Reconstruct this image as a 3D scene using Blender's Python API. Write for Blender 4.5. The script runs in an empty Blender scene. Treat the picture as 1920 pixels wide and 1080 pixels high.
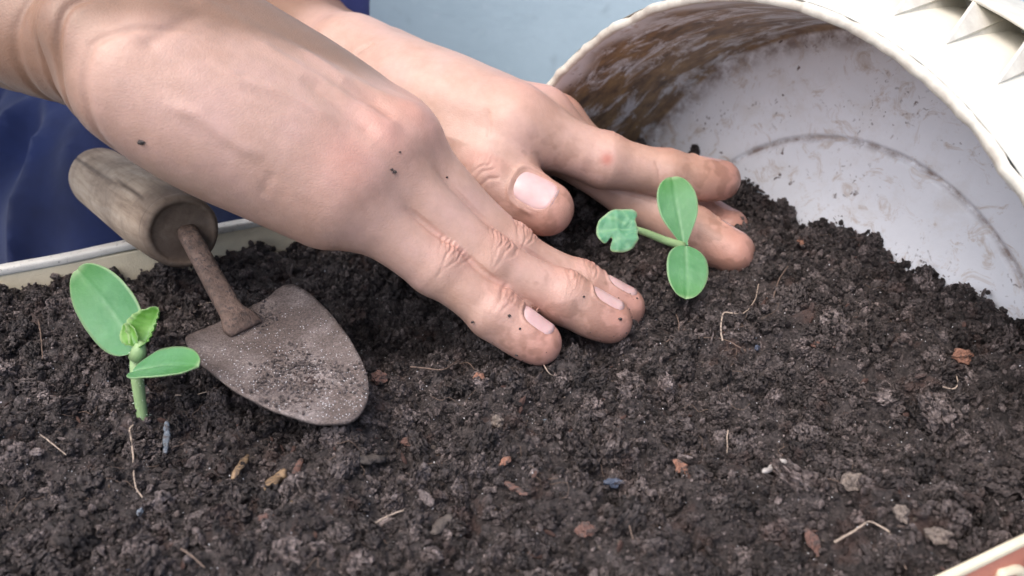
import bpy, bmesh, math, random
import numpy as np
from mathutils import Vector, Matrix

random.seed(7)
RNG = np.random.default_rng(7)
SC = bpy.context.scene
COL = SC.collection

# ------------------------------------------------------------------ camera
PITCH = math.radians(30.0)
CAM_H = 0.17
FPX = 1663.0                                   # focal length in pixels of a 1920 wide frame
cam_d = bpy.data.cameras.new('camera')
cam = bpy.data.objects.new('camera', cam_d)
COL.objects.link(cam)
cam.location = (0, 0, CAM_H)
cam.rotation_euler = (math.pi / 2 - PITCH, 0, 0)
cam_d.sensor_width = 36.0
cam_d.lens = 36.0 * FPX / 1920.0
cam_d.clip_start = 0.01
cam_d.clip_end = 100.0
cam_d.dof.use_dof = True
cam_d.dof.focus_distance = 0.292
cam_d.dof.aperture_fstop = 13.0
SC.camera = cam

# ------------------------------------------------------------------ sky, sun, exposure
SUN_EL, SUN_AZ = math.radians(64), math.radians(228)   # azimuth clockwise from +y
W = bpy.data.worlds.new('World')
SC.world = W
W.use_nodes = True
wn = W.node_tree.nodes
sky = wn.new('ShaderNodeTexSky')
sky.sky_type = 'NISHITA'
sky.sun_disc = False
sky.sun_elevation = SUN_EL
sky.sun_rotation = SUN_AZ
sky.air_density = 0.8
sky.dust_density = 4.5
sky.ozone_density = 1.0
W.node_tree.links.new(sky.outputs[0], wn['Background'].inputs[0])
wn['Background'].inputs[1].default_value = 0.14
sun_d = bpy.data.lights.new('sun', 'SUN')
sun = bpy.data.objects.new('sun', sun_d)
COL.objects.link(sun)
sun_d.energy = 0.85
sun_d.angle = math.radians(85)
sun_d.color = (1.0, 0.985, 0.965)
sdir = Vector((math.sin(SUN_AZ) * math.cos(SUN_EL), math.cos(SUN_AZ) * math.cos(SUN_EL), math.sin(SUN_EL)))
sun.rotation_euler = sdir.to_track_quat('Z', 'Y').to_euler()
vs = SC.view_settings
vs.view_transform = 'Standard'
vs.look = 'None'
vs.gamma = 1.0
vs.use_curve_mapping = False
vs.exposure = 1.12
SC.render.engine = 'CYCLES'
SC.cycles.use_denoising = True
SC.cycles.max_bounces = 6
SC.cycles.sample_clamp_indirect = 4.0

# ------------------------------------------------------------------ pixel to world
CF = np.array([0, math.cos(PITCH), -math.sin(PITCH)])
CU = np.array([0, math.sin(PITCH), math.cos(PITCH)])
CC = np.array([0, 0, CAM_H])


def ray(x, y):
    return np.array([(x - 960) / FPX, 0, 0]) + CU * (540 - y) / FPX + CF


def px(x, y, t):
    return CC + ray(x, y) * t


def pxz(x, y, z):
    d = ray(x, y)
    return CC + d * (z - CAM_H) / d[2]


def unit(v):
    v = np.asarray(v, float)
    return v / np.linalg.norm(v)


def sstep(a, b, x):
    t = np.clip((np.asarray(x, float) - a) / (b - a), 0, 1)
    return t * t * (3 - 2 * t)


# ------------------------------------------------------------------ noise (numpy)
def _hash(ix, iy, iz, seed):
    h = (ix.astype(np.uint32) * np.uint32(374761393) + iy.astype(np.uint32) * np.uint32(668265263)
         + iz.astype(np.uint32) * np.uint32(2147483647) + np.uint32(seed) * np.uint32(1274126177))
    h = (h ^ (h >> np.uint32(13))) * np.uint32(1274126177)
    h = (h ^ (h >> np.uint32(16))) * np.uint32(2246822519)
    h = h ^ (h >> np.uint32(15))
    return h.astype(np.float64) / 4294967295.0


def vnoise(P, seed=0):
    """value noise in -1..1 of points (n,3)"""
    P = np.asarray(P, float) + 1000.37
    i = np.floor(P).astype(np.int64)
    f = P - i
    f = f * f * f * (f * (f * 6 - 15) + 10)
    r = 0
    for a in (0, 1):
        wx = f[:, 0] if a else 1 - f[:, 0]
        for b in (0, 1):
            wy = f[:, 1] if b else 1 - f[:, 1]
            for c in (0, 1):
                wz = f[:, 2] if c else 1 - f[:, 2]
                r = r + wx * wy * wz * _hash(i[:, 0] + a, i[:, 1] + b, i[:, 2] + c, seed)
    return r * 2 - 1


def fbm(P, octaves=4, seed=0, gain=0.5):
    P = np.asarray(P, float)
    s, a, o = 0, 1.0, P.copy()
    for k in range(octaves):
        s = s + a * vnoise(o, seed + k * 17)
        o = o * 2.03 + 5.1
        a *= gain
    return s


# ------------------------------------------------------------------ object helpers
def link(o, parent=None):
    COL.objects.link(o)
    if parent is not None:
        o.parent = parent
    return o


def mesh_obj(name, verts, faces, mat=None, parent=None, smooth=True):
    me = bpy.data.meshes.new(name)
    me.from_pydata([tuple(map(float, v)) for v in verts], [], [tuple(map(int, f)) for f in faces])
    me.validate()
    if smooth:
        me.polygons.foreach_set('use_smooth', [True] * len(me.polygons))
    me.update()
    if mat:
        me.materials.append(mat)
    return link(bpy.data.objects.new(name, me), parent)


def fast_mesh(name, V, Q):
    """quads only, numpy"""
    me = bpy.data.meshes.new(name)
    V = np.ascontiguousarray(V, np.float32)
    Q = np.ascontiguousarray(Q, np.int32)
    me.vertices.add(len(V))
    me.vertices.foreach_set('co', V.ravel())
    me.loops.add(Q.size)
    me.loops.foreach_set('vertex_index', Q.ravel())
    me.polygons.add(len(Q))
    me.polygons.foreach_set('loop_start', np.arange(0, Q.size, Q.shape[1], dtype=np.int32))
    me.polygons.foreach_set('use_smooth', np.ones(len(Q), bool))
    me.update(calc_edges=True)
    return me


def empty(name, loc, label=None, cat=None, group=None):
    o = bpy.data.objects.new(name, None)
    o.empty_display_size = 0.02
    o.location = tuple(map(float, loc))
    link(o)
    return tag(o, label, cat, group)


def tag(o, label=None, cat=None, group=None, kind=None):
    if label:
        o['label'] = label
    if cat:
        o['category'] = cat
    if group:
        o['group'] = group
    if kind:
        o['kind'] = kind
    return o


def child(name, verts, faces, mat, parent, smooth=True):
    """verts in world space, parent an Empty with only a location"""
    off = np.array(parent.location)
    return mesh_obj(name, np.asarray(verts, float) - off, faces, mat, parent, smooth)


def tube(path, radii, n=10, cap=True, flat=None):
    path = np.asarray(path, float)
    m = len(path)
    radii = np.broadcast_to(np.asarray(radii, float), (m,))
    tang = np.gradient(path, axis=0)
    tang /= np.linalg.norm(tang, axis=1)[:, None] + 1e-12
    ref = np.array([0, 0, 1.0]) if abs(tang[0][2]) < 0.9 else np.array([1.0, 0, 0])
    V, Fc = [], []
    s = unit(np.cross(tang[0], ref))
    for i in range(m):
        s = unit(s - tang[i] * (s @ tang[i]))
        b = np.cross(tang[i], s)
        for k in range(n):
            a = 2 * math.pi * k / n
            V.append(path[i] + radii[i] * (math.cos(a) * s + math.sin(a) * b))
    for i in range(m - 1):
        for k in range(n):
            k2 = (k + 1) % n
            Fc.append((i * n + k, i * n + k2, (i + 1) * n + k2, (i + 1) * n + k))
    if cap:
        Fc.append(tuple(range(n - 1, -1, -1)))
        Fc.append(tuple((m - 1) * n + k for k in range(n)))
    return V, Fc


def spline(pts, n):
    """Catmull-Rom through pts"""
    P = np.asarray(pts, float)
    P = np.vstack([2 * P[0] - P[1], P, 2 * P[-1] - P[-2]])
    out = []
    for u in np.linspace(0, len(P) - 3 - 1e-9, n):
        i = int(u)
        t = u - i
        a, b, c, d = P[i:i + 4]
        out.append(0.5 * (2 * b + (c - a) * t + (2 * a - 5 * b + 4 * c - d) * t * t + (3 * b - a - 3 * c + d) * t ** 3))
    return np.array(out)


def box(c, ex, ey, ez, hx, hy, hz):
    c, ex, ey, ez = (np.asarray(v, float) for v in (c, ex, ey, ez))
    V = [c + ex * hx * a + ey * hy * b + ez * hz * d for d in (-1, 1) for b in (-1, 1) for a in (-1, 1)]
    Fc = [(0, 2, 3, 1), (4, 5, 7, 6), (0, 1, 5, 4), (2, 6, 7, 3), (0, 4, 6, 2), (1, 3, 7, 5)]
    return V, Fc


# ------------------------------------------------------------------ materials
class NT:
    def __init__(self, name):
        self.m = bpy.data.materials.new(name)
        self.m.use_nodes = True
        self.t = self.m.node_tree
        self.b = self.t.nodes['Principled BSDF']
        self.out = self.t.nodes['Material Output']
        self._pos = None

    def n(self, typ, **kw):
        nd = self.t.nodes.new(typ)
        for k, v in kw.items():
            setattr(nd, k, v)
        return nd

    def l(self, a, b):
        self.t.links.new(a, b)

    def set(self, **kw):
        for k, v in kw.items():
            self.b.inputs[k.replace('_', ' ')].default_value = v

    def coord(self, kind='Object'):
        if self._pos is None:
            self._pos = self.n('ShaderNodeTexCoord')
        return self._pos.outputs[kind]

    def noise(self, scale, detail=4, rough=0.55, coord=None, dist=0.0):
        nd = self.n('ShaderNodeTexNoise')
        nd.inputs['Scale'].default_value = scale
        nd.inputs['Detail'].default_value = detail
        nd.inputs['Roughness'].default_value = rough
        nd.inputs['Distortion'].default_value = dist
        self.l(coord if coord is not None else self.coord(), nd.inputs['Vector'])
        return nd.outputs['Fac']

    def voro(self, scale, feature='F1', coord=None, out='Distance', rand=1.0):
        nd = self.n('ShaderNodeTexVoronoi', feature=feature)
        nd.inputs['Scale'].default_value = scale
        nd.inputs['Randomness'].default_value = rand
        self.l(coord if coord is not None else self.coord(), nd.inputs['Vector'])
        return nd.outputs[out]

    def ramp(self, fac, stops, interp='LINEAR'):
        nd = self.n('ShaderNodeValToRGB')
        cr = nd.color_ramp
        cr.interpolation = interp
        while len(cr.elements) < len(stops):
            cr.elements.new(0.5)
        for e, (p, c) in zip(cr.elements, stops):
            e.position = p
            if not hasattr(c, '__len__'):
                c = (c, c, c)
            e.color = (*c[:3], 1)
        self.l(fac, nd.inputs[0])
        return nd.outputs[0]

    def mix(self, fac, a, b, blend='MIX'):
        nd = self.n('ShaderNodeMix', data_type='RGBA', blend_type=blend)
        for sock, v in ((nd.inputs[0], fac), (nd.inputs[6], a), (nd.inputs[7], b)):
            if hasattr(v, 'is_output') or isinstance(v, bpy.types.NodeSocket):
                self.l(v, sock)
            elif hasattr(v, '__len__'):
                sock.default_value = (*v[:3], 1)
            else:
                sock.default_value = v
        return nd.outputs[2]

    def math(self, op, a, b=0.0):
        nd = self.n('ShaderNodeMath', operation=op)
        for i, v in enumerate((a, b)):
            if isinstance(v, bpy.types.NodeSocket):
                self.l(v, nd.inputs[i])
            else:
                nd.inputs[i].default_value = v
        return nd.outputs[0]

    def bump(self, height, strength, dist, normal=None):
        nd = self.n('ShaderNodeBump')
        nd.inputs['Strength'].default_value = strength
        nd.inputs['Distance'].default_value = dist
        self.l(height, nd.inputs['Height'])
        if normal is not None:
            self.l(normal, nd.inputs['Normal'])
        return nd.outputs[0]

    def col(self, s):
        self.l(s, self.b.inputs['Base Color'])

    def nrm(self, s):
        self.l(s, self.b.inputs['Normal'])


def mapped(nt, scale=(1, 1, 1), kind='Object'):
    mp = nt.n('ShaderNodeMapping')
    mp.inputs['Scale'].default_value = scale
    nt.l(nt.coord(kind), mp.inputs['Vector'])
    return mp.outputs[0]


def mat_soil():
    t = NT('soil')
    geo = t.n('ShaderNodeNewGeometry')
    p = geo.outputs['Position']
    a = t.noise(170, 6, 0.7, p)
    b = t.noise(1100, 3, 0.65, p)
    c1 = t.ramp(a, [(0.30, (0.048, 0.0375, 0.0350)), (0.5, (0.122, 0.098, 0.092)), (0.70, (0.235, 0.195, 0.185))])
    c2 = t.ramp(b, [(0.32, (0.35, 0.35, 0.35)), (0.68, (1.65, 1.65, 1.65))])
    c = t.mix(1.0, c1, c2, 'MULTIPLY')
    oi = t.n('ShaderNodeObjectInfo')
    c = t.mix(1.0, c, t.ramp(oi.outputs['Random'], [(0.0, 0.42), (0.7, 1.05), (1.0, 1.9)]), 'MULTIPLY')
    red = t.ramp(t.noise(75, 3, 0.6, p), [(0.58, 0.0), (0.68, 1.0)])
    c = t.mix(t.math('MULTIPLY', red, 0.5), c, (0.105, 0.058, 0.046))
    t.col(c)
    t.set(Roughness=0.52, Specular_IOR_Level=0.5)
    t.nrm(t.bump(t.noise(2400, 4, 0.75, p), 1.0, 0.0009))
    return t.m


def mat_plain(name, col, rough=0.6, var=0.15, scale=300, bump=0.0, spec=0.4, bscale=1500, dirt=0.0):
    t = NT(name)
    n = t.noise(scale, 4, 0.6)
    lo = tuple(c * (1 - var) for c in col)
    hi = tuple(min(1, c * (1 + var)) for c in col)
    c = t.ramp(n, [(0.3, lo), (0.7, hi)])
    if dirt:
        c = t.mix(t.ramp(t.noise(620, 5, 0.7), [(0.62 - 0.3 * dirt, 0.0), (0.74 - 0.3 * dirt, 0.92)]), c, (0.06, 0.047, 0.043))
    t.col(c)
    t.set(Roughness=rough, Specular_IOR_Level=spec)
    if bump:
        t.nrm(t.bump(t.noise(bscale, 3, 0.6), 0.6, bump))
    return t.m


def mat_skin():
    t = NT('skin')
    att = t.n('ShaderNodeAttribute', attribute_name='tint')
    sep = t.n('ShaderNodeSeparateColor')
    t.l(att.outputs['Color'], sep.inputs[0])
    n = t.noise(48, 6, 0.62)
    base = t.ramp(n, [(0.30, (0.455, 0.275, 0.205)), (0.5, (0.505, 0.318, 0.250)), (0.70, (0.54, 0.342, 0.285))])
    base = t.mix(t.math('MULTIPLY', sep.outputs[0], 0.9), base, (0.52, 0.215, 0.165))      # red knuckles, finger ends
    base = t.mix(t.math('MULTIPLY', sep.outputs[1], 0.6), base, (0.20, 0.10, 0.065))     # grime in creases
    base = t.mix(t.math('MULTIPLY', sep.outputs[2], 0.95), base, (0.235, 0.132, 0.085))   # forearm shade, painted in as browner skin
    blot = t.ramp(t.noise(260, 4, 0.65), [(0.35, 0.95), (0.65, 1.04)])
    base = t.mix(1.0, base, blot, 'MULTIPLY')
    t.col(base)
    t.set(Roughness=0.40, Specular_IOR_Level=0.5, Subsurface_Weight=0.10, Subsurface_Scale=0.0014,
          Subsurface_Radius=(1.0, 0.42, 0.25))
    v = t.ramp(t.voro(820, 'DISTANCE_TO_EDGE', coord=mapped(t, (1.0, 1.0, 1.5))), [(0.0, 0.0), (0.16, 1.0)])
    w = t.noise(900, 4, 0.65)
    h = t.math('ADD', t.math('MULTIPLY', v, 0.45), w)
    t.nrm(t.bump(h, 0.3, 0.00030))
    return t.m


def mat_nail():
    t = NT('nail')
    n = t.noise(180, 3)
    t.col(t.ramp(n, [(0.3, (0.56, 0.36, 0.345)), (0.7, (0.63, 0.44, 0.42))]))
    t.set(Roughness=0.36, Specular_IOR_Level=0.5, Subsurface_Weight=0.15, Subsurface_Scale=0.001)
    t.nrm(t.bump(t.noise(600, 2, 0.5), 0.15, 0.0003))
    return t.m


def mat_bucket():
    t = NT('bucket_plastic')
    # local z = axis towards the base, local x,y across
    n1 = t.noise(22, 6, 0.65)
    n2 = t.noise(60, 6, 0.7)
    c = t.ramp(n1, [(0.35, (0.76, 0.77, 0.79)), (0.65, (0.83, 0.84, 0.86))])
    c = t.mix(t.ramp(n2, [(0.54, 0.0), (0.76, 0.35)]), c, (0.56, 0.49, 0.40))
    att = t.n('ShaderNodeAttribute', attribute_name='stain')
    sep = t.n('ShaderNodeSeparateColor')
    t.l(att.outputs['Color'], sep.inputs[0])
    mp = mapped(t, (1, 1, 2.2))
    nw = t.noise(42, 7, 0.7, mp, 0.6)
    wall = t.math('MULTIPLY', sep.outputs[0], t.ramp(nw, [(0.40, 0.0), (0.50, 1.0)]))
    brown = t.ramp(t.noise(75, 6, 0.7, mp), [(0.3, (0.085, 0.058, 0.038)), (0.48, (0.26, 0.165, 0.085)), (0.66, (0.46, 0.30, 0.13))])
    c = t.mix(t.math('SUBTRACT', 1.0, sep.outputs[2]), c, (0.66, 0.635, 0.55))
    c = t.mix(t.math('MULTIPLY', wall, 0.94), c, brown)
    # ring line and edge dirt
    rl = t.math('MULTIPLY', sep.outputs[1], t.ramp(t.noise(120, 5, 0.7), [(0.34, 0.0), (0.62, 1.0)]))
    c = t.mix(t.math('MULTIPLY', rl, 0.9), c, (0.16, 0.095, 0.065))
    # soil specks
    wn_ = t.n('ShaderNodeTexNoise')
    wn_.inputs['Scale'].default_value = 160
    wn_.inputs['Detail'].default_value = 4
    t.l(t.coord(), wn_.inputs['Vector'])
    va = t.n('ShaderNodeVectorMath', operation='SCALE')
    va.inputs[3].default_value = 0.012
    t.l(wn_.outputs['Color'], va.inputs[0])
    vb = t.n('ShaderNodeVectorMath', operation='ADD')
    t.l(t.coord(), vb.inputs[0])
    t.l(va.outputs[0], vb.inputs[1])
    wc = vb.outputs[0]
    sp = t.math('MULTIPLY', t.ramp(t.voro(300, coord=wc), [(0.10, 1.0), (0.26, 0.0)]), t.ramp(t.noise(38, 5, 0.65), [(0.50, 0.0), (0.66, 1.0)]))
    sp2 = t.math('MULTIPLY', t.ramp(t.voro(85, coord=wc), [(0.05, 1.0), (0.10, 0.0)]), t.ramp(t.noise(30, 3, 0.6), [(0.47, 0.0), (0.55, 1.0)]))
    smear = t.ramp(t.noise(95, 6, 0.7, mp, 1.2), [(0.54, 0.0), (0.70, 0.7)])
    c = t.mix(t.math('MULTIPLY', smear, sep.outputs[2]), c, (0.44, 0.33, 0.23))
    c = t.mix(t.math('MULTIPLY', t.math('MAXIMUM', sp, sp2), sep.outputs[2]), c, (0.10, 0.065, 0.05))
    t.col(c)
    t.set(Roughness=0.42, Specular_IOR_Level=0.4, Subsurface_Weight=0.0)
    t.nrm(t.bump(t.noise(260, 5, 0.6), 0.25, 0.0006))
    return t.m


def mat_wood():
    t = NT('handle_wood')
    mp = mapped(t, (1, 1, 0.12))
    n = t.noise(260, 5, 0.65, mp, 0.4)
    c = t.ramp(n, [(0.3, (0.23, 0.165, 0.115)), (0.5, (0.41, 0.315, 0.230)), (0.72, (0.51, 0.42, 0.325))])
    c = t.mix(t.ramp(t.noise(55, 5, 0.65), [(0.42, 0.0), (0.68, 0.7)]), c, (0.14, 0.10, 0.075))
    att = t.n('ShaderNodeAttribute', attribute_name='stain')
    sep = t.n('ShaderNodeSeparateColor')
    t.l(att.outputs['Color'], sep.inputs[0])
    c = t.mix(t.math('MULTIPLY', sep.outputs[0], 0.9), c, (0.05, 0.034, 0.028))
    t.col(c)
    t.set(Roughness=0.65, Specular_IOR_Level=0.3)
    t.nrm(t.bump(n, 0.35, 0.0008))
    return t.m


def mat_metal():
    t = NT('dusty_steel')
    p = t.coord()
    n = t.noise(90, 6, 0.65)
    c = t.ramp(n, [(0.3, (0.145, 0.112, 0.100)), (0.5, (0.245, 0.203, 0.188)), (0.7, (0.36, 0.315, 0.30))])
    c = t.mix(t.ramp(t.noise(34, 5, 0.65), [(0.42, 0.0), (0.62, 0.85)]), c, (0.105, 0.078, 0.068))
    grain = t.ramp(t.noise(1500, 4, 0.7), [(0.36, 0.55), (0.5, 1.0), (0.66, 1.55)])
    c = t.mix(1.0, c, grain, 'MULTIPLY')
    t.col(c)
    t.set(Roughness=0.62, Specular_IOR_Level=0.5, Metallic=0.0)
    t.nrm(t.bump(t.noise(1300, 5, 0.75), 0.9, 0.0008))
    return t.m


def mat_leaf(name, lo, hi, dark):
    t = NT(name)
    att = t.n('ShaderNodeAttribute', attribute_name='vein')
    sep = t.n('ShaderNodeSeparateColor')
    t.l(att.outputs['Color'], sep.inputs[0])
    c = t.ramp(t.noise(110, 4, 0.6), [(0.3, lo), (0.7, hi)])
    c = t.mix(t.math('MULTIPLY', sep.outputs[0], 0.8), c, (0.26, 0.42, 0.24))
    c = t.mix(t.math('MULTIPLY', sep.outputs[1], 0.85), c, dark)
    c = t.mix(sep.outputs[2], c, (0.30, 0.38, 0.22))
    t.col(c)
    t.set(Roughness=0.48, Specular_IOR_Level=0.3, Subsurface_Weight=0.25, Subsurface_Scale=0.0012,
          Subsurface_Radius=(0.6, 1.0, 0.3))
    t.nrm(t.bump(t.noise(700, 4, 0.65), 0.35, 0.0004))
    return t.m


def mat_cloth(name, lo, hi):
    t = NT(name)
    n = t.noise(18, 5, 0.6)
    c = t.ramp(n, [(0.3, lo), (0.7, hi)])
    wv = t.n('ShaderNodeTexWave', wave_type='BANDS', bands_direction='DIAGONAL')
    wv.inputs['Scale'].default_value = 420
    t.l(t.coord(), wv.inputs['Vector'])
    t.col(c)
    t.set(Roughness=0.85, Specular_IOR_Level=0.2, Sheen_Weight=0.15)
    t.nrm(t.bump(t.math('ADD', wv.outputs['Fac'], t.noise(300, 3)), 0.3, 0.0006))
    return t.m


def mat_wall():
    t = NT('painted_wall')
    n = t.noise(5, 6, 0.6)
    c = t.ramp(n, [(0.35, (0.42, 0.53, 0.58)), (0.65, (0.49, 0.605, 0.655))])
    d = t.math('MULTIPLY', t.ramp(t.noise(30, 5, 0.65), [(0.58, 0.0), (0.7, 1.0)]), 0.35)
    c = t.mix(d, c, (0.27, 0.33, 0.36))
    c = t.mix(t.ramp(t.noise(55, 4, 0.6), [(0.63, 0.0), (0.72, 0.5)]), c, (0.6, 0.68, 0.72))
    t.col(c)
    t.set(Roughness=0.7, Specular_IOR_Level=0.3)
    t.nrm(t.bump(t.noise(120, 6, 0.65), 0.4, 0.003))
    return t.m


M_SOIL = mat_soil()
M_SKIN = mat_skin()
M_NAIL = mat_nail()
M_BUCKET = mat_bucket()
M_WOOD = mat_wood()
M_METAL = mat_metal()
M_COTY = mat_leaf('cotyledon_green', (0.064, 0.192, 0.074), (0.098, 0.248, 0.110), (0.052, 0.198, 0.026))
M_TRUE = mat_leaf('true_leaf_green', (0.09, 0.235, 0.035), (0.15, 0.32, 0.06), (0.06, 0.19, 0.022))
M_TRUE2 = mat_leaf('crinkled_leaf_green', (0.075, 0.22, 0.115), (0.12, 0.295, 0.17), (0.05, 0.17, 0.07))
M_STEM = mat_plain('stem_green', (0.25, 0.37, 0.17), 0.5, 0.15, 200, 0.0003)
M_TROUSERS = mat_cloth('blue_cloth', (0.007, 0.012, 0.045), (0.016, 0.029, 0.105))
M_SHIRT = mat_cloth('navy_cloth', (0.028, 0.034, 0.115), (0.050, 0.060, 0.19))
M_WALL = mat_wall()
M_GROUND = mat_plain('concrete', (0.34, 0.36, 0.37), 0.85, 0.15, 25, 0.002, 0.3, 200)
M_CREAM = mat_plain('cream_plastic', (0.70, 0.62, 0.45), 0.45, 0.14, 60, 0.0004)
M_WHITERIM = mat_plain('whitish_plastic', (0.68, 0.66, 0.60), 0.4, 0.15, 60, 0.0004, dirt=0.1)
M_TERRA = mat_plain('terracotta_plastic', (0.50, 0.185, 0.125), 0.55, 0.12, 80, 0.0005, 0.3)
M_ROOT = mat_plain('rootlet', (0.36, 0.285, 0.225), 0.7, 0.25, 200, dirt=0.35)
M_ROOTD = mat_plain('rootlet_brown', (0.155, 0.108, 0.083), 0.7, 0.3, 200, dirt=0.3)
M_CHIP = mat_plain('orange_bark', (0.25, 0.125, 0.085), 0.8, 0.35, 500, 0.0010, 0.3, 900, 0.45)
M_CHIPR = mat_plain('red_bark', (0.15, 0.082, 0.066), 0.8, 0.35, 500, 0.0010, 0.3, 900, 0.55)
M_STRAW = mat_plain('straw', (0.25, 0.17, 0.10), 0.7, 0.35, 400, 0.0006, 0.3, 900, 0.45)
M_STICK = mat_plain('grey_brown_wood', (0.10, 0.083, 0.072), 0.85, 0.3, 400, 0.0008, 0.3, 900, 0.4)
M_PALE = mat_plain('pale_stone', (0.19, 0.155, 0.13), 0.8, 0.35, 400, 0.0010, 0.3, 900, 0.55)
M_WHITE = mat_plain('white_root', (0.40, 0.365, 0.335), 0.5, 0.12, 300, dirt=0.2)
M_BLUEST = mat_plain('blue_grey_stone', (0.17, 0.20, 0.235), 0.65, 0.4, 600, 0.0010, 0.4, 900, 0.5)
M_BLUEDK = mat_plain('dark_blue_flake', (0.055, 0.07, 0.105), 0.5, 0.4, 600, 0.0006, 0.4, 900, 0.4)
M_RUST = mat_plain('rusty_steel', (0.125, 0.085, 0.068), 0.75, 0.45, 220, 0.0012, 0.4, 900, 0.35)
M_GRAIN = mat_plain('quartz_grain', (0.66, 0.66, 0.68), 0.25, 0.2, 900, 0.0, 0.6)


def paint(o, name, C):
    """per-vertex colour attribute"""
    me = o.data
    a = me.color_attributes.new(name, 'FLOAT_COLOR', 'POINT')
    C = np.asarray(C, np.float32)
    full = np.ones((len(me.vertices), 4), np.float32)
    full[:, :C.shape[1]] = C
    a.data.foreach_set('color', full.ravel())


# ------------------------------------------------------------------ layout of planter and bucket
RIM_Z = 0.010
f0, f1 = pxz(1752, 1080, 0.012), pxz(1920, 998, 0.012)
b0, b1 = pxz(0, 512, RIM_Z), pxz(540, 411, RIM_Z)
EX = unit(unit(f1 - f0) * 0.4 + unit(b1 - b0) * 0.6)
EY = np.array([-EX[1], EX[0], 0])
EZ = np.array([0, 0, 1.0])
O0 = f0 * 0.5 + f1 * 0.5                    # point on the front rim's inner edge
O0[2] = 0
WID = float(((b0 + b1) / 2 - O0) @ EY)      # inner width
S0, S1 = -0.62, 0.34                        # extent along EX


def pl(s, w, z=0.0):
    return O0 + EX * s + EY * w + EZ * z


def to_pl(P):
    d = np.asarray(P, float) - O0
    return d @ EX, d @ EY


SCL = CAM_H / 0.2
BC0 = np.array([0.072, 0.3184, -0.0436])
BC0 = np.array([BC0[0] * SCL, BC0[1] * SCL, BC0[2] * SCL])
_az, _ti = 1.012, -0.2043
BN = np.array([math.cos(_ti) * math.sin(_az), math.cos(_ti) * math.cos(_az), math.sin(_ti)])
BR0, BR1, BR2, BD = 0.1723 * SCL, 0.170 * SCL, 0.1183 * SCL, 0.0905 * SCL
BE1 = unit(np.cross(BN, [0, 0, 1]))
BE2 = np.cross(BE1, BN)


def bucket_coords(P):
    d = np.asarray(P, float) - BC0
    return d @ BE1, d @ BE2, d @ BN


# ------------------------------------------------------------------ soil height
def bumpf(P, c, r, h):
    d2 = ((P[:, :2] - np.asarray(c)[:2]) ** 2).sum(1)
    return h * np.exp(-d2 / (r * r))


HOLE = pxz(735, 570, 0)
HOLE2 = pxz(1060, 420, 0)
RIDGE = pxz(1000, 745, 0)
STEM1, STEM2 = pxz(266, 786, 0), pxz(1266, 556, 0)
TIP1, TIP2 = pxz(1062, 690, 0.004), pxz(1215, 640, 0.004)


def soil_h(P):
    P = np.atleast_2d(np.asarray(P, float))
    Q = np.zeros((len(P), 3))
    Q[:, :2] = P[:, :2]
    h = 0.0045 * fbm(Q / 0.060, 2, 3) + 0.0056 * fbm(Q / 0.021, 2, 5)
    cl = fbm(Q / 0.0075, 2, 9)
    h += 0.0034 * np.abs(cl) + 0.0013 * fbm(Q / 0.0032, 2, 21)
    h += bumpf(Q, HOLE, 0.040, -0.013) + bumpf(Q, HOLE2, 0.028, -0.008) + bumpf(Q, RIDGE, 0.035, 0.003) + bumpf(Q, TIP1, 0.010, 0.0045) + bumpf(Q, TIP2, 0.010, 0.004) + bumpf(Q, STEM1, 0.007, 0.0035) + bumpf(Q, STEM2, 0.007, 0.0035)
    a, b, c = bucket_coords(np.column_stack([Q[:, 0], Q[:, 1], np.zeros(len(Q))]))
    r = np.sqrt(a * a + b * b)
    h += 0.0115 * sstep(-0.045, BD * 0.8, c) * (1 - sstep(BR0 * 0.95, BR0 * 1.2, r))
    s, w = to_pl(np.column_stack([Q[:, 0], Q[:, 1], np.zeros(len(Q))]))
    h -= 0.005 * (1 - sstep(0.0, 0.028, w)) * sstep(-0.1, 0.1, s - 0.0)          # falls away at the front rim
    h += 0.0135 * sstep(WID - 0.085, WID - 0.01, w) * (1 - sstep(-0.30, -0.12, s))
    h -= 0.003
    return h


def ground_pt(x, y, lift=0.0):
    """point on the soil seen at photo pixel x,y"""
    p = pxz(x, y, 0.0)
    for _ in range(6):
        z = float(soil_h(p)[0]) + lift
        p = pxz(x, y, z)
    return p


# ================================================================== STRUCTURE
def build_setting():
    GZ = -0.215
    V, Fc = [], []
    n = 24
    xs = np.linspace(-4, 4, n)
    ys = np.linspace(-4, 1.02, n)
    for y in ys:
        for x in xs:
            V.append((x, y, GZ + 0.002 * math.sin(x * 7 + y * 3)))
    for j in range(n - 1):
        for i in range(n - 1):
            Fc.append((j * n + i, j * n + i + 1, (j + 1) * n + i + 1, (j + 1) * n + i))
    tag(mesh_obj('ground', V, Fc, M_GROUND), 'grey concrete ground under the planter', None, None, 'structure')
    V, Fc = box((0, 1.06, 0.9), (1, 0, 0), (0, 1, 0), (0, 0, 1), 4, 0.06, 1.13)
    tag(mesh_obj('wall', V, Fc, M_WALL, None, False), 'pale blue painted wall behind the bucket and hands', 'wall')


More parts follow.
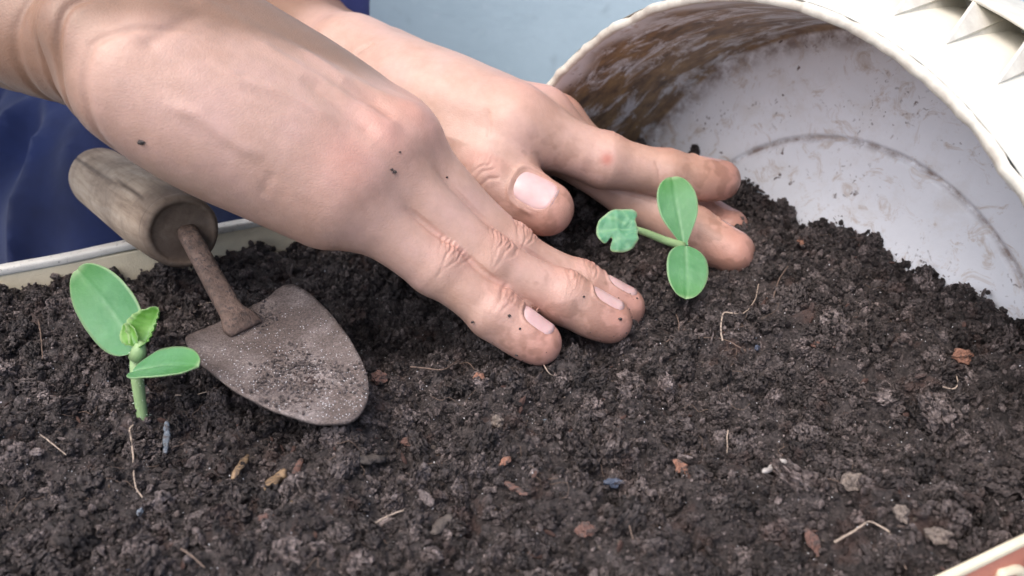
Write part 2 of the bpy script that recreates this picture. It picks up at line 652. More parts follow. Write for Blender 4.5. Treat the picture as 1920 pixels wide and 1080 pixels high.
def rim_bar(s0, s1, w0, w1, z0, z1, n=60, wob=0.0006):
    """a bar along the planter's length, edges slightly rounded and uneven"""
    prof = []
    r = min(abs(w1 - w0), abs(z1 - z0)) * 0.28
    for cw, cz, a0 in ((w1 - r, z1 - r, 0), (w0 + r, z1 - r, 90), (w0 + r, z0 + r, 180), (w1 - r, z0 + r, 270)):
        for k in range(4):
            a = math.radians(a0 + k * 30)
            prof.append((cw + r * math.cos(a), cz + r * math.sin(a)))
    V, Fc = [], []
    m = len(prof)
    ss = np.linspace(s0, s1, n)
    for s in ss:
        dz = wob * math.sin(s * 61 + z1 * 900) + wob * 0.6 * math.sin(s * 143)
        for (w, z) in prof:
            V.append(pl(s, w, z + dz))
    for i in range(n - 1):
        for k in range(m):
            k2 = (k + 1) % m
            Fc.append((i * m + k, i * m + k2, (i + 1) * m + k2, (i + 1) * m + k))
    Fc.append(tuple(range(m - 1, -1, -1)))
    Fc.append(tuple((n - 1) * m + k for k in range(m)))
    return V, Fc




def build_planter():
    depth = 0.205
    root = empty('planter', pl((S0 + S1) / 2, WID / 2, -depth),
                 'rectangular cream rimmed planter box with terracotta sides full of soil', 'planter')
    th = 0.0032
    # where the bucket breaks the back wall
    sb = None
    for s in np.linspace(S0, S1, 800):
        a, b, c = bucket_coords(pl(s, WID, -0.01))
        if sb is None and math.hypot(a, b) < BR0 + 0.022 and -0.004 < c < BD + 0.02:
            sb = s
    sb = sb if sb is not None else S1
    global SB
    SB = sb - 0.012
    # the front wall is broken where the bucket sits in it
    hitf = [s for s in np.linspace(S0, S1, 600) for z in np.linspace(-0.012, RIM_Z, 6)
            if math.hypot(*bucket_coords(pl(s, -0.0015, z))[:2]) < BR0 + 0.019 and -0.003 < bucket_coords(pl(s, -0.0015, z))[2] < BD + 0.006]
    segs = [(S0, S1)] if not hitf else [(S0, min(hitf) - 0.002), (max(hitf) + 0.002, S1)]
    for sa, se in segs:
        if se - sa < 0.01:
            continue
        V, Fc = rim_bar(sa, se, -0.0015, 0, -depth, RIM_Z - 0.0006)
        child('front_wall', V, Fc, M_TERRA, root)
        V, Fc = rim_bar(sa - th * (sa == S0), se + th * (se == S1), -0.0018, 0.0004, RIM_Z - 0.0006, RIM_Z + 0.0016, 120, 0.0002)
        child('front_rim', V, Fc, M_CREAM, root)
    V, Fc = rim_bar(S0, SB, WID, WID + th, -depth, RIM_Z - 0.001)
    child('back_wall', V, Fc, M_CREAM, root)
    V, Fc = rim_bar(S0 - th, SB, WID - 0.0004, WID + th + 0.001, RIM_Z - 0.0012, RIM_Z + 0.0022, 120, 0.0003)
    child('back_rim', V, Fc, M_WHITERIM, root)
    for s in (S0 - th, S1):
        V, Fc = box(pl(s + th / 2, WID / 2, -depth / 2), EX, EY, EZ, th / 2, WID / 2, depth / 2 - 0.001)
        child('end_wall', V, Fc, M_TERRA, root, False)
        V, Fc = box(pl(s + th / 2, WID / 2, RIM_Z * 0.5), EX, EY, EZ, th / 2 + 0.002, WID / 2 - 0.002, RIM_Z * 0.5 + 0.001)
        child('end_rim', V, Fc, M_CREAM, root, False)
    V, Fc = box(pl((S0 + S1) / 2, WID / 2, -depth - 0.003), EX, EY, EZ, (S1 - S0) / 2, WID / 2, 0.003)
    child('floor_panel', V, Fc, M_TERRA, root, False)
    # raised cream scallop lines along the front
    step = 0.062
    s = S0 + 0.02
    s_hit = to_pl(pxz(1893, 1062, -0.005))[0]
    k0 = math.floor((s_hit - S0) / step)
    s = s_hit - k0 * step
    mesh = None
    while s < S1 - 0.03:
        if not any(sa + 0.02 < s < se - 0.002 for sa, se in segs):
            s += step
            continue
        pts = [(s - 0.014, -0.0082), (s - 0.006, -0.0105), (s - 0.001, -0.018), (s - 0.0005, -0.030), (s - 0.006, -0.05), (s - 0.016, -0.075)]
        path = spline([pl(a, -0.0018, z + 0.012) for a, z in pts], 22)
        V, Fc = tube(path, 0.0014, 8)
        child('scallop_line', V, Fc, M_CREAM, root)
        s += step
    return root


def lathe(prof, nseg, wob=None):
    V, Fc = [], []
    m = len(prof)
    for k in range(nseg):
        a = 2 * math.pi * k / nseg
        for j, (r, z) in enumerate(prof):
            rr, zz = (r, z) if wob is None else wob(a, j, r, z)
            V.append((rr * math.cos(a), rr * math.sin(a), zz))
    for k in range(nseg):
        k2 = (k + 1) % nseg
        for j in range(m - 1):
            Fc.append((k * m + j, k2 * m + j, k2 * m + j + 1, k * m + j + 1))
    return np.array(V), Fc


def build_bucket():
    root = empty('plastic_bucket', BC0, 'stained white plastic bucket lying on its side, mouth full of soil', 'bucket')
    X, Y, Z = BE1, BE2, BN
    Mw = Matrix(((X[0], Y[0], Z[0], BC0[0]), (X[1], Y[1], Z[1], BC0[1]), (X[2], Y[2], Z[2], BC0[2]), (0, 0, 0, 1)))
    root.matrix_world = Mw
    th = 0.0036
    # inner wall from mouth to base, then base (with ridge ring) to the centre
    inner = [(BR0 + th, 0.0012), (BR0 + th * 0.8, 0.0002), (BR0 + th * 0.5, 0.0), (BR0 + 0.0002, 0.0004), (BR0, 0.0015)]
    for t in np.linspace(0.03, 0.94, 30):
        inner.append((BR0 + (BR1 - BR0) * t, BD * t))
    fil = 0.004
    for k in range(5):
        a = k / 4 * math.pi / 2
        inner.append((BR1 - fil + fil * math.cos(a), BD - fil + fil * math.sin(a)))
    for r in np.linspace(BR1 - fil - 0.002, BR2 + 0.0022, 18):
        inner.append((r, BD))
    for r, d in ((BR2 + 0.0013, 0.0001), (BR2 + 0.0008, 0.0009), (BR2, 0.0012), (BR2 - 0.0008, 0.0009), (BR2 - 0.0013, 0.0001)):
        inner.append((r, BD + d))
    for r in np.linspace(BR2 - 0.003, 0.0004, 30):
        inner.append((r, BD))
    m_in = len(inner)
    outer = [(0.0004, BD + 0.004), (BR1 - 0.01, BD + 0.004), (BR1 + th, BD + 0.002)]
    outer += [(BR0 + 0.0108, BD - 0.002), (BR0 + 0.0105, 0.060), (BR0 + 0.0083, 0.042), (BR0 + 0.0062, 0.026), (BR0 + 0.0050, 0.016), (BR0 + 0.0036, 0.006), (BR0 + th, 0.0012)]
    prof = inner + outer[0:]

    def wob(a, j, r, z):
        if j < 5:                    # ragged, hand-cut mouth
            w = 0.0009 * (math.sin(a * 37) * math.sin(a * 11.3) + 0.7 * math.sin(a * 91 + 2) + 0.5 * math.sin(a * 203))
            return r, z - w
        return r, z

    V, Fc = lathe(prof, 240, wob)
    o = mesh_obj('shell', V, Fc, M_BUCKET, root)
    m = len(prof)
    ang = np.arctan2(V[:, 1], V[:, 0])
    j = np.arange(len(V)) % m
    r = np.hypot(V[:, 0], V[:, 1])
    wall = ((j >= 5) & (j < 38)).astype(float)
    # direction of the stained flank: towards the far left, seen from the mouth
    e = np.array([np.dot(unit([-0.85, 0.5, 0.25]), BE1), np.dot(unit([-0.85, 0.5, 0.25]), BE2)])
    a0 = math.atan2(e[1], e[0])
    da = np.abs((ang - a0 + math.pi) % (2 * math.pi) - math.pi)
    st = wall * (1 - 0.75 * sstep(0.9, 1.7, da)) * sstep(0.0035, 0.013, V[:, 2] + 0.003 * np.sin(ang * 23))
    ringm = np.exp(-((r - BR2) / 0.0012) ** 2) * (j < m_in) * (j > 38)
    edge = np.exp(-((r - BR1 + 0.004) / 0.0045) ** 2) * (j < m_in) * (j > 33)
    lipd = ((j < 5).astype(float)) * 0.4
    speck = (j < m_in).astype(float) * (j >= 5)
    paint(o, 'stain', np.column_stack([st, np.clip(ringm + edge * 0.9 + lipd, 0, 1), speck]))
    # collar flange and its stiffening ribs
    z0, z1 = 0.023, 0.046
    ro = BR0 + 0.0080
    prof = [(ro - 0.0022, z1 + 0.022), (ro + 0.0072, z1 + 0.022), (ro + 0.0072, z1 + 0.002), (ro + 0.0075, z1 + 0.0004), (ro + 0.0082, z1), (ro + 0.0090, z1 + 0.0004), (ro + 0.0094, z1 + 0.002), (ro + 0.0100, z1 + 0.030),
            (ro + 0.0090, z1 + 0.032), (ro + 0.0080, z1 + 0.030), (ro - 0.0012, z1 + 0.026)]
    V, Fc = lathe(prof, 200)
    collar = o = mesh_obj('collar', V, Fc, M_BUCKET, root)
    paint(o, 'stain', np.zeros((len(V), 3)) + [0, 0.25, 0])
    NR = 47
    a_first = None
    rib = None
    for k in range(NR):
        if rib is None:
            hw = 0.00055
            P = [(BR0 + 0.0040, z0, 0), (BR0 + 0.0062, z0, 0), (ro + 0.0080, z1 + 0.001, 0.08), (ro - 0.0030, z1 + 0.0225, 0)]
            P.insert(3, (ro + 0.0076, z1 + 0.0225, 0.06))
            V = [(a * math.cos(q), a * math.sin(q) + s_ * hw, b) for s_ in (-1, 1) for a, b, q in P]
            Fc = [(4, 3, 2, 1, 0), (5, 6, 7, 8, 9)] + [(i, (i + 1) % 5, 5 + (i + 1) % 5, 5 + i) for i in range(5)]
            o = mesh_obj('rib', V, Fc, M_BUCKET, collar, False)
            paint(o, 'stain', np.zeros((10, 3)) + [0, 0.3, 0])
            rib = o
        else:
            o = rib.copy()
            COL.objects.link(o)
            o.parent = collar
        o.rotation_euler = (0, 0, RIB_A0 + 2 * math.pi * k / NR)
    return root


# angle of one rib so that the ribs fall where the photo has them
RIB_A0 = math.radians(74.0)

build_setting()
build_planter()
build_bucket()


# ------------------------------------------------------------------ soil with crumbs
def clod_nodes():
    ng = bpy.data.node_groups.new('soil_crumbs', 'GeometryNodeTree')
    ng.interface.new_socket('Geometry', in_out='INPUT', socket_type='NodeSocketGeometry')
    ng.interface.new_socket('Geometry', in_out='OUTPUT', socket_type='NodeSocketGeometry')
    N, L = ng.nodes, ng.links
    gi, go = N.new('NodeGroupInput'), N.new('NodeGroupOutput')
    join = N.new('GeometryNodeJoinGeometry')

    def variants(sub, amp, freq, count, seed, squash):
        g2i = N.new('GeometryNodeGeometryToInstance')
        for k in range(count):
            ico = N.new('GeometryNodeMeshIcoSphere')
            ico.inputs['Radius'].default_value = 1.0
            ico.inputs['Subdivisions'].default_value = sub
            pos = N.new('GeometryNodeInputPosition')
            add = N.new('ShaderNodeVectorMath')
            add.operation = 'ADD'
            add.inputs[1].default_value = (seed + k * 7.7, k * 3.1, seed * 0.3)
            L.new(pos.outputs[0], add.inputs[0])
            nz = N.new('ShaderNodeTexNoise')
            nz.inputs['Scale'].default_value = freq
            nz.inputs['Detail'].default_value = 5
            nz.inputs['Roughness'].default_value = 0.72
            L.new(add.outputs[0], nz.inputs['Vector'])
            sub5 = N.new('ShaderNodeVectorMath')
            sub5.operation = 'SUBTRACT'
            sub5.inputs[1].default_value = (0.5, 0.5, 0.5)
            L.new(nz.outputs['Color'], sub5.inputs[0])
            sc = N.new('ShaderNodeVectorMath')
            sc.operation = 'SCALE'
            sc.inputs[3].default_value = amp
            L.new(sub5.outputs[0], sc.inputs[0])
            sp = N.new('GeometryNodeSetPosition')
            L.new(ico.outputs['Mesh'], sp.inputs['Geometry'])
            L.new(sc.outputs[0], sp.inputs['Offset'])
            tr = N.new('GeometryNodeTransform')
            tr.inputs['Scale'].default_value = squash
            L.new(sp.outputs[0], tr.inputs['Geometry'])
            ss = N.new('GeometryNodeSetShadeSmooth')
            ss.inputs['Shade Smooth'].default_value = sub >= 4
            L.new(tr.outputs[0], ss.inputs['Geometry'])
            L.new(ss.outputs[0], g2i.inputs[0])
        return g2i.outputs[0]

    def layer(density, smin, smax, inst, seed, mat, lift=0.0):
        d = N.new('GeometryNodeDistributePointsOnFaces')
        d.inputs['Density'].default_value = density
        d.inputs['Seed'].default_value = seed
        L.new(gi.outputs[0], d.inputs['Mesh'])
        iop = N.new('GeometryNodeInstanceOnPoints')
        rl_ = N.new('FunctionNodeRandomValue')
        rl_.data_type = 'FLOAT_VECTOR'
        rl_.inputs[0].default_value = (0, 0, -0.4 * lift)
        rl_.inputs[1].default_value = (0, 0, lift)
        rl_.inputs['Seed'].default_value = seed + 21
        mv = N.new('GeometryNodeSetPosition')
        L.new(d.outputs['Points'], mv.inputs['Geometry'])
        L.new(rl_.outputs[0], mv.inputs['Offset'])
        L.new(mv.outputs[0], iop.inputs['Points'])
        L.new(inst, iop.inputs['Instance'])
        iop.inputs['Pick Instance'].default_value = True
        ri = N.new('FunctionNodeRandomValue')
        ri.data_type = 'INT'
        ri.inputs[4].default_value = 0
        ri.inputs[5].default_value = 50
        ri.inputs['Seed'].default_value = seed + 5
        L.new(ri.outputs[2], iop.inputs['Instance Index'])
        rr = N.new('FunctionNodeRandomValue')
        rr.data_type = 'FLOAT_VECTOR'
        rr.inputs[0].default_value = (0, 0, 0)
        rr.inputs[1].default_value = (6.28, 6.28, 6.28)
        rr.inputs['Seed'].default_value = seed + 9
        L.new(rr.outputs[0], iop.inputs['Rotation'])
        rs = N.new('FunctionNodeRandomValue')
        rs.data_type = 'FLOAT'
        rs.inputs[2].default_value = 0
        rs.inputs[3].default_value = 1
        rs.inputs['Seed'].default_value = seed + 13
        pw = N.new('ShaderNodeMath')
        pw.operation = 'POWER'
        pw.inputs[1].default_value = 2.2
        L.new(rs.outputs[1], pw.inputs[0])
        mr = N.new('ShaderNodeMapRange')
        mr.inputs['To Min'].default_value = smin
        mr.inputs['To Max'].default_value = smax
        L.new(pw.outputs[0], mr.inputs['Value'])
        rv = N.new('FunctionNodeRandomValue')
        rv.data_type = 'FLOAT_VECTOR'
        rv.inputs[0].default_value = (0.62, 0.62, 0.55)
        rv.inputs[1].default_value = (1.25, 1.25, 1.1)
        rv.inputs['Seed'].default_value = seed + 31
        vm = N.new('ShaderNodeVectorMath')
        vm.operation = 'SCALE'
        L.new(rv.outputs[0], vm.inputs[0])
        L.new(mr.outputs[0], vm.inputs[3])
        L.new(vm.outputs[0], iop.inputs['Scale'])
        sm = N.new('GeometryNodeSetMaterial')
        sm.inputs['Material'].default_value = mat
        L.new(iop.outputs[0], sm.inputs['Geometry'])
        L.new(sm.outputs[0], join.inputs[0])

    fine = variants(2, 1.8, 1.6, 6, 1.0, (1, 1, 0.85))
    mid = variants(4, 2.8, 2.1, 8, 21.0, (1, 0.9, 0.8))
    big = variants(5, 2.7, 2.3, 7, 47.0, (1, 0.85, 0.75))
    flake = variants(3, 1.6, 1.2, 6, 71.0, (1, 0.5, 0.28))
    layer(420000, 0.00018, 0.00056, fine, 1, M_SOIL, 0.0009)
    layer(170000, 0.0005, 0.0016, mid, 2, M_SOIL, 0.0026)
    layer(22000, 0.0014, 0.0052, big, 3, M_SOIL, 0.0014)
    layer(26000, 0.0008, 0.0030, flake, 9, M_SOIL, 0.0024)
    layer(45000, 0.00009, 0.00026, fine, 4, M_GRAIN, 0.0014)
    layer(4500, 0.0006, 0.0024, flake, 5, M_CHIPR, 0.0014)
    layer(500, 0.0005, 0.0014, flake, 6, M_STRAW)
    layer(2500, 0.0003, 0.0010, fine, 7, M_PALE, 0.0016)
    layer(350, 0.0005, 0.0014, flake, 8, M_BLUEDK)
    L.new(gi.outputs[0], join.inputs[0])
    L.new(join.outputs[0], go.inputs[0])
    return ng


def build_soil():
    d = 0.0014
    ss = np.arange(S0 + 0.001, S1 - 0.001, d)
    ws = np.arange(0.0006, WID + 0.17, d)
    A, B = np.meshgrid(ss, ws)
    P = O0[None] + A.ravel()[:, None] * EX + B.ravel()[:, None] * EY
    P[:, 2] = 0
    P[:, 2] = soil_h(P)
    a, b, c = bucket_coords(P)
    r = np.hypot(a, b)
    inb = (r < BR0 - 0.0003) & (c > 0.0) & (c < BD + 0.002)
    out_b = (c > BD + 0.0005) & (r < BR0 + 0.0025)                      # behind the bucket's base
    ok = ((B.ravel() < WID + 0.0005) & ~((A.ravel() > SB) & (c > -0.004) & (r > BR0) & (B.ravel() > WID - 0.02))) | inb
    n, m = len(ws), len(ss)
    ok = ok.reshape(n, m)
    q = ok[:-1, :-1] & ok[1:, :-1] & ok[:-1, 1:] & ok[1:, 1:]
    J, I = np.nonzero(q)
    Q = np.column_stack([J * m + I, J * m + I + 1, (J + 1) * m + I + 1, (J + 1) * m + I])
    used = np.unique(Q)
    remap = np.full(n * m, -1)
    remap[used] = np.arange(len(used))
    me = fast_mesh('soil', P[used], remap[Q])
    me.materials.append(M_SOIL)
    o = link(bpy.data.objects.new('soil', me))
    tag(o, 'dark brown crumbly potting soil filling the planter', 'soil', None, 'stuff')
    md = o.modifiers.new('crumbs', 'NODES')
    md.node_group = clod_nodes()
    return o


build_soil()


# ================================================================== PERSON
def smin(a, b, k):
    h = np.clip(0.5 + 0.5 * (b - a) / k, 0, 1)
    return b + (a - b) * h - k * h * (1 - h)


def cone(P, a, b, ra, rb):
    a = np.asarray(a, np.float32)
    b = np.asarray(b, np.float32)
    ba = b - a
    pa = P - a
    t = np.clip(pa @ ba / (ba @ ba), 0, 1)
    d = pa - t[:, None] * ba
    return np.sqrt((d * d).sum(1)) - (ra + (rb - ra) * t)


def ellip(P, c, R, rad):
    """R rows = axes"""
    q = (P - np.asarray(c, np.float32)) @ np.asarray(R, np.float32).T
    rad = np.asarray(rad, np.float32)
    k0 = np.sqrt(((q / rad) ** 2).sum(1))
    k1 = np.sqrt(((q / (rad * rad)) ** 2).sum(1)) + 1e-9
    return k0 * (k0 - 1) / k1


class Shape:
    """blend of one core group with several limb groups; limbs stay apart from each other"""

    def __init__(self):
        self.core = []
        self.limbs = []

    def group(self, prims, P):
        d = None
        for kind, args, k in prims:
            e = cone(P, *args) if kind == 'c' else ellip(P, *args)
            d = e if d is None else smin(d, e, k)
        return d

    def __call__(self, P):
        P = np.asarray(P, np.float32)
        c = self.group(self.core, P)
        out = c
        for prims, k in self.limbs:
            f = smin(c, self.group(prims, P), k)
            out = f if out is c else smin(out, f, 0.0011)
        return out

    def grad(self, P, e=0.0004):
        P = np.asarray(P, np.float32)
        g = np.zeros_like(P)
        for i in range(3):
            o = np.zeros(3, np.float32)
            o[i] = e
            g[:, i] = self(P + o) - self(P - o)
        return g / (np.linalg.norm(g, axis=1)[:, None] + 1e-9)


def chunked(fn, P, n=400000):
    return np.concatenate([fn(P[i:i + n]) for i in range(0, len(P), n)])


def surface_nets(fn, lo, hi, h):
    lo = np.asarray(lo, float)
    hi = np.asarray(hi, float)
    # coarse pass
    q = 5
    dims = np.ceil((hi - lo) / (h * q)).astype(int) + 1
    ax = [lo[i] + (np.arange(dims[i]) + 0.5) * h * q for i in range(3)]
    G = np.stack(np.meshgrid(*ax, indexing='ij'), -1).reshape(-1, 3)
    D = chunked(fn, G).reshape(dims)
    N = dims * q
    F = np.repeat(np.repeat(np.repeat(D, q, 0), q, 1), q, 2).astype(np.float32)
    near = np.abs(D) < h * q * 1.6
    near = np.repeat(np.repeat(np.repeat(near, q, 0), q, 1), q, 2)
    I = np.argwhere(near)
    F[near] = chunked(fn, lo + (I + 0.5) * h)
    S = F < 0
    cell = np.zeros(np.array(F.shape) - 1, np.int8)
    for a in (0, 1):
        for b in (0, 1):
            for c in (0, 1):
                cell += S[a:S.shape[0] - 1 + a, b:S.shape[1] - 1 + b, c:S.shape[2] - 1 + c]
    act = (cell > 0) & (cell < 8)
    C = np.argwhere(act)
    idx = np.full(cell.shape, -1, np.int64)
    idx[act] = np.arange(len(C))
    acc = np.zeros((len(C), 3))
    cnt = np.zeros(len(C))
    corners = [(a, b, c) for a in (0, 1) for b in (0, 1) for c in (0, 1)]
    for i, p in enumerate(corners):
        for qn in corners[i + 1:]:
            if sum(abs(x - y) for x, y in zip(p, qn)) != 1:
                continue
            f0 = F[C[:, 0] + p[0], C[:, 1] + p[1], C[:, 2] + p[2]]
            f1 = F[C[:, 0] + qn[0], C[:, 1] + qn[1], C[:, 2] + qn[2]]
            m = (f0 < 0) != (f1 < 0)
            t = f0[m] / (f0[m] - f1[m])
            acc[m] += np.array(p) + (np.array(qn) - np.array(p)) * t[:, None]
            cnt[m] += 1
    V = lo + (C + acc / cnt[:, None] + 0.5) * h
    quads = []
    for ax_ in range(3):
        o = [0, 0, 0]
        o[ax_] = 1
        s0 = S[:S.shape[0] - o[0], :S.shape[1] - o[1], :S.shape[2] - o[2]]
        s1 = S[o[0]:, o[1]:, o[2]:]
        E_ = np.argwhere(s0 != s1)
        u, v = [(1, 2), (2, 0), (0, 1)][ax_]
        ok = (E_[:, u] > 0) & (E_[:, v] > 0) & (E_[:, u] < cell.shape[u]) & (E_[:, v] < cell.shape[v]) & (E_[:, ax_] < cell.shape[ax_])
        E_ = E_[ok]
        fl = s0[E_[:, 0], E_[:, 1], E_[:, 2]]
        cs = []
        for du, dv in ((1, 1), (0, 1), (0, 0), (1, 0)):
            e = E_.copy()
            e[:, u] -= du
            e[:, v] -= dv
            cs.append(idx[e[:, 0], e[:, 1], e[:, 2]])
        qd = np.column_stack(cs)
        qd[~fl] = qd[~fl][:, ::-1]
        quads.append(qd)
    Q = np.vstack(quads)
    Q = Q[(Q >= 0).all(1)]
    return V, Q


def subdivide(V, Q):
    """every quad into four"""
    n = len(V)
    E_ = np.sort(np.vstack([Q[:, [0, 1]], Q[:, [1, 2]], Q[:, [2, 3]], Q[:, [3, 0]]]), 1)
    key = E_[:, 0].astype(np.int64) * n + E_[:, 1]
    uq, inv = np.unique(key, return_inverse=True)
    a, b = uq // n, uq % n
    mid = (V[a] + V[b]) / 2
    cen = V[Q].mean(1)
    V2 = np.vstack([V, mid, cen])
    m = len(Q)
    e = [n + inv[k * m:(k + 1) * m] for k in range(4)]
    c = n + len(mid) + np.arange(m)
    Q2 = np.vstack([np.column_stack([Q[:, 0], e[0], c, e[3]]), np.column_stack([Q[:, 1], e[1], c, e[0]]),
                    np.column_stack([Q[:, 2], e[2], c, e[1]]), np.column_stack([Q[:, 3], e[3], c, e[2]])])
    return V2, Q2


def vertex_normals(V, Q):
    n = np.cross(V[Q[:, 2]] - V[Q[:, 0]], V[Q[:, 3]] - V[Q[:, 1]])
    N = np.zeros_like(V)
    for k in range(4):
        for c in range(3):
            N[:, c] += np.bincount(Q[:, k], n[:, c], len(V))
    return N / (np.linalg.norm(N, axis=1)[:, None] + 1e-15)


class Finger:
    def __init__(self, name, joints, radii, dorsal, nail=True, nail_w=0.0105, nail_l=0.0115, nail_at=0.70, k=0.006):
        self.name = name
        self.J = [np.asarray(j, float) for j in joints]
        self.R = radii
        self.dors = np.asarray(dorsal, float)
        self.nail, self.nw, self.nl, self.na, self.k = nail, nail_w, nail_l, nail_at, k

    def frame(self, i):
        """axis, dorsal, side at segment i"""
        a = unit(self.J[i + 1] - self.J[i])
        n = unit(self.dors - a * (self.dors @ a))
        return a, n, np.cross(a, n)

    def prims(self):
        P = []
        J, R = self.J, self.R
        for i in range(len(J) - 1):
            P.append(('c', (J[i], J[i + 1], R[i], R[i + 1]), 0.003))
        a, n, s = self.frame(len(J) - 2)
        # pad of the finger end and slight bulge of the middle joint
        c = J[-2] + (J[-1] - J[-2]) * 0.62 - n * R[-1] * 0.16
        P.append(('e', (c, np.array([a, n, s]), (R[-1] * 1.75, R[-1] * 0.98, R[-1] * 1.10)), 0.003))
        return P


def lengths(tag_, F):
    print('BONES', tag_, [round(float(np.linalg.norm(F.J[i + 1] - F.J[i])) * 1000) for i in range(len(F.J) - 1)])


# ---- right hand (the nearer one), palm down, pressing the soil
RW = px(200, 40, 0.262)
R_PINKY = Finger('pinky', [px(622, 358, 0.272), px(820, 503, 0.285), px(925, 586, 0.288), px(1012, 642, 0.290)],
                 (0.0108, 0.0092, 0.0085, 0.0073), (0.26, 0.06, 0.95), True, 0.0102, 0.0116)
R_RING = Finger('ring', [px(692, 296, 0.280), px(913, 494, 0.2935), px(1052, 557, 0.300), px(1145, 601, 0.3045)],
                (0.0108, 0.0097, 0.0089, 0.0076), (0.26, 0.14, 0.95), True, 0.0108, 0.0122)
R_MIDDLE = Finger('middle', [px(744, 270, 0.290), px(952, 474, 0.3065), px(1082, 536, 0.316), px(1170, 575, 0.3215)],
                  (0.0108, 0.0098, 0.0090, 0.0076), (0.26, 0.25, 0.95), True, 0.0110, 0.0125)
R_INDEX = Finger('index', [px(735, 258, 0.305), px(895, 455, 0.318), px(985, 515, 0.324), px(1055, 548, 0.328)],
                 (0.0110, 0.0102, 0.0092, 0.0077), (0.3, 0.5, 1.0), True, 0.0108, 0.0115)
_cmc = px(310, 110, 0.285)
R_THUMB = Finger('thumb', [_cmc, px(490, 225, 0.304), px(600, 320, 0.314), px(680, 390, 0.318)],
                 (0.0150, 0.0125, 0.0115, 0.0090), (0.2, 1.0, 0.3), True, 0.013, 0.014)
R_F = [R_PINKY, R_RING, R_MIDDLE, R_INDEX]
RE = px(-520, -150, 0.318)                              # towards the elbow


def right_shape():
    S = Shape()
    ax = unit(R_MIDDLE.J[0] - RW)
    dn = unit(np.array([0, -0.35, 1.0]) - ax * (np.array([0, -0.35, 1.0]) @ ax))
    sd = np.cross(ax, dn)                              # towards the little finger
    S.ax, S.dn, S.sd = ax, dn, sd
    core = []
    base = {'pinky': 0.021, 'ring': 0.008, 'middle': -0.005, 'index': -0.017}
    sgn = 1.0 if (R_PINKY.J[0] - R_INDEX.J[0]) @ sd > 0 else -1.0
    S.sgn = sgn
    for f, rb in zip(R_F, (0.0155, 0.0150, 0.0150, 0.0150)):
        b = RW + sd * sgn * base[f.name] * 0.95 + ax * 0.014 + dn * 0.002
        core.append(('c', (b, f.J[0] - dn * 0.003, 0.0165, rb), 0.010))
    # fleshy heel below the little finger
    core.append(('e', (px(378, 190, 0.262), np.array([ax, dn, sd]), (0.035, 0.0172, 0.0200)), 0.012))
    core.append(('e', (px(470, 255, 0.268), np.array([ax, dn, sd]), (0.045, 0.0160, 0.0195)), 0.012))
    core.append(('e', (px(272, 152, 0.258), np.array([ax, dn, sd]), (0.0155, 0.0165, 0.0165)), 0.006))
    # palm body
    core.append(('e', (RW + ax * 0.050 - dn * 0.010 - sd * sgn * 0.004, np.array([ax, dn, sd]), (0.048, 0.017, 0.036)), 0.012))
    # knuckles
    for f, r in zip(R_F, (0.0078, 0.0085, 0.009, 0.009)):
        core.append(('e', (f.J[0] + dn * 0.0070, np.array([ax, dn, sd]), (0.010, r * 0.8, 0.0085)), 0.007))
    # tendons fanning over the back of the hand
    for f in R_F[1:]:
        core.append(('c', (RW + ax * 0.02 + dn * 0.0155 + (f.J[0] - RW) * 0.05, f.J[0] + dn * 0.0122, 0.0022, 0.0024), 0.004))
    # wrist and forearm: two bones side by side
    fa = unit(RE - RW)
    fs = unit(np.cross(fa, dn))
    fs = fs if fs @ sd * sgn > 0 else -fs
    up = np.cross(fa, fs)
    up = up if up[2] > 0 else -up
    S.fa, S.fs, S.up = fa, fs, up
    core.append(('c', (RW + ax * 0.016 + sd * sgn * 0.010, RW + fa * 0.10 + fs * 0.010, 0.0175, 0.0235), 0.0055))
    core.append(('c', (RW + ax * 0.016 - sd * sgn * 0.013, RW + fa * 0.10 - fs * 0.012, 0.0195, 0.0255), 0.0055))
    core.append(('c', (RW + fa * 0.09, RE, 0.029, 0.042), 0.020))
    core.append(('e', (RW + fa * 0.004 + sd * sgn * 0.017 + dn * 0.010, np.array([ax, dn, sd]), (0.010, 0.009, 0.009)), 0.008))   # wrist bone
    S.core = core
    for f in R_F:
        S.limbs.append((f.prims(), 0.0075))
    S.limbs.append((R_THUMB.prims(), 0.012))
    return S


# ---- left hand (the farther one), standing on its little-finger edge
LW = px(640, 118, 0.392)
L_INDEX = Finger('index', [px(962, 236, 0.338), px(1135, 302, 0.344), px(1245, 326, 0.350), px(1352, 338, 0.356)],
                 (0.0125, 0.0107, 0.0096, 0.0080), (0.25, 0.55, 0.9), True, 0.0108, 0.0118)
L_MIDDLE = Finger('middle', [px(1008, 236, 0.356), px(1195, 372, 0.362), px(1298, 432, 0.352), px(1375, 472, 0.345)],
                  (0.0122, 0.0108, 0.0097, 0.0082), (0.5, 0.6, 0.7), True, 0.0108, 0.0118)
L_RING = Finger('ring', [px(1035, 246, 0.375), px(1222, 362, 0.382), px(1310, 402, 0.375), px(1366, 426, 0.366)],
                (0.0115, 0.0102, 0.0092, 0.0076), (0.3, 0.4, 0.9), True, 0.0104, 0.0112)
L_PINKY = Finger('pinky', [px(1040, 262, 0.394), px(1180, 345, 0.402), px(1250, 375, 0.397), px(1290, 392, 0.390)],
                 (0.0105, 0.0090, 0.0082, 0.0068), (0.4, 0.5, 0.8), True, 0.009, 0.010)
_lcmc = px(715, 165, 0.372)
L_THUMB = Finger('thumb', [_lcmc, px(788, 258, 0.345), px(908, 338, 0.330), px(1026, 391, 0.327)],
                 (0.0165, 0.0132, 0.0118, 0.0100), (0.05, -0.55, 0.8), True, 0.0148, 0.0158, 0.76)
L_F = [L_INDEX, L_MIDDLE, L_RING, L_PINKY]
LE = px(300, -120, 0.600)


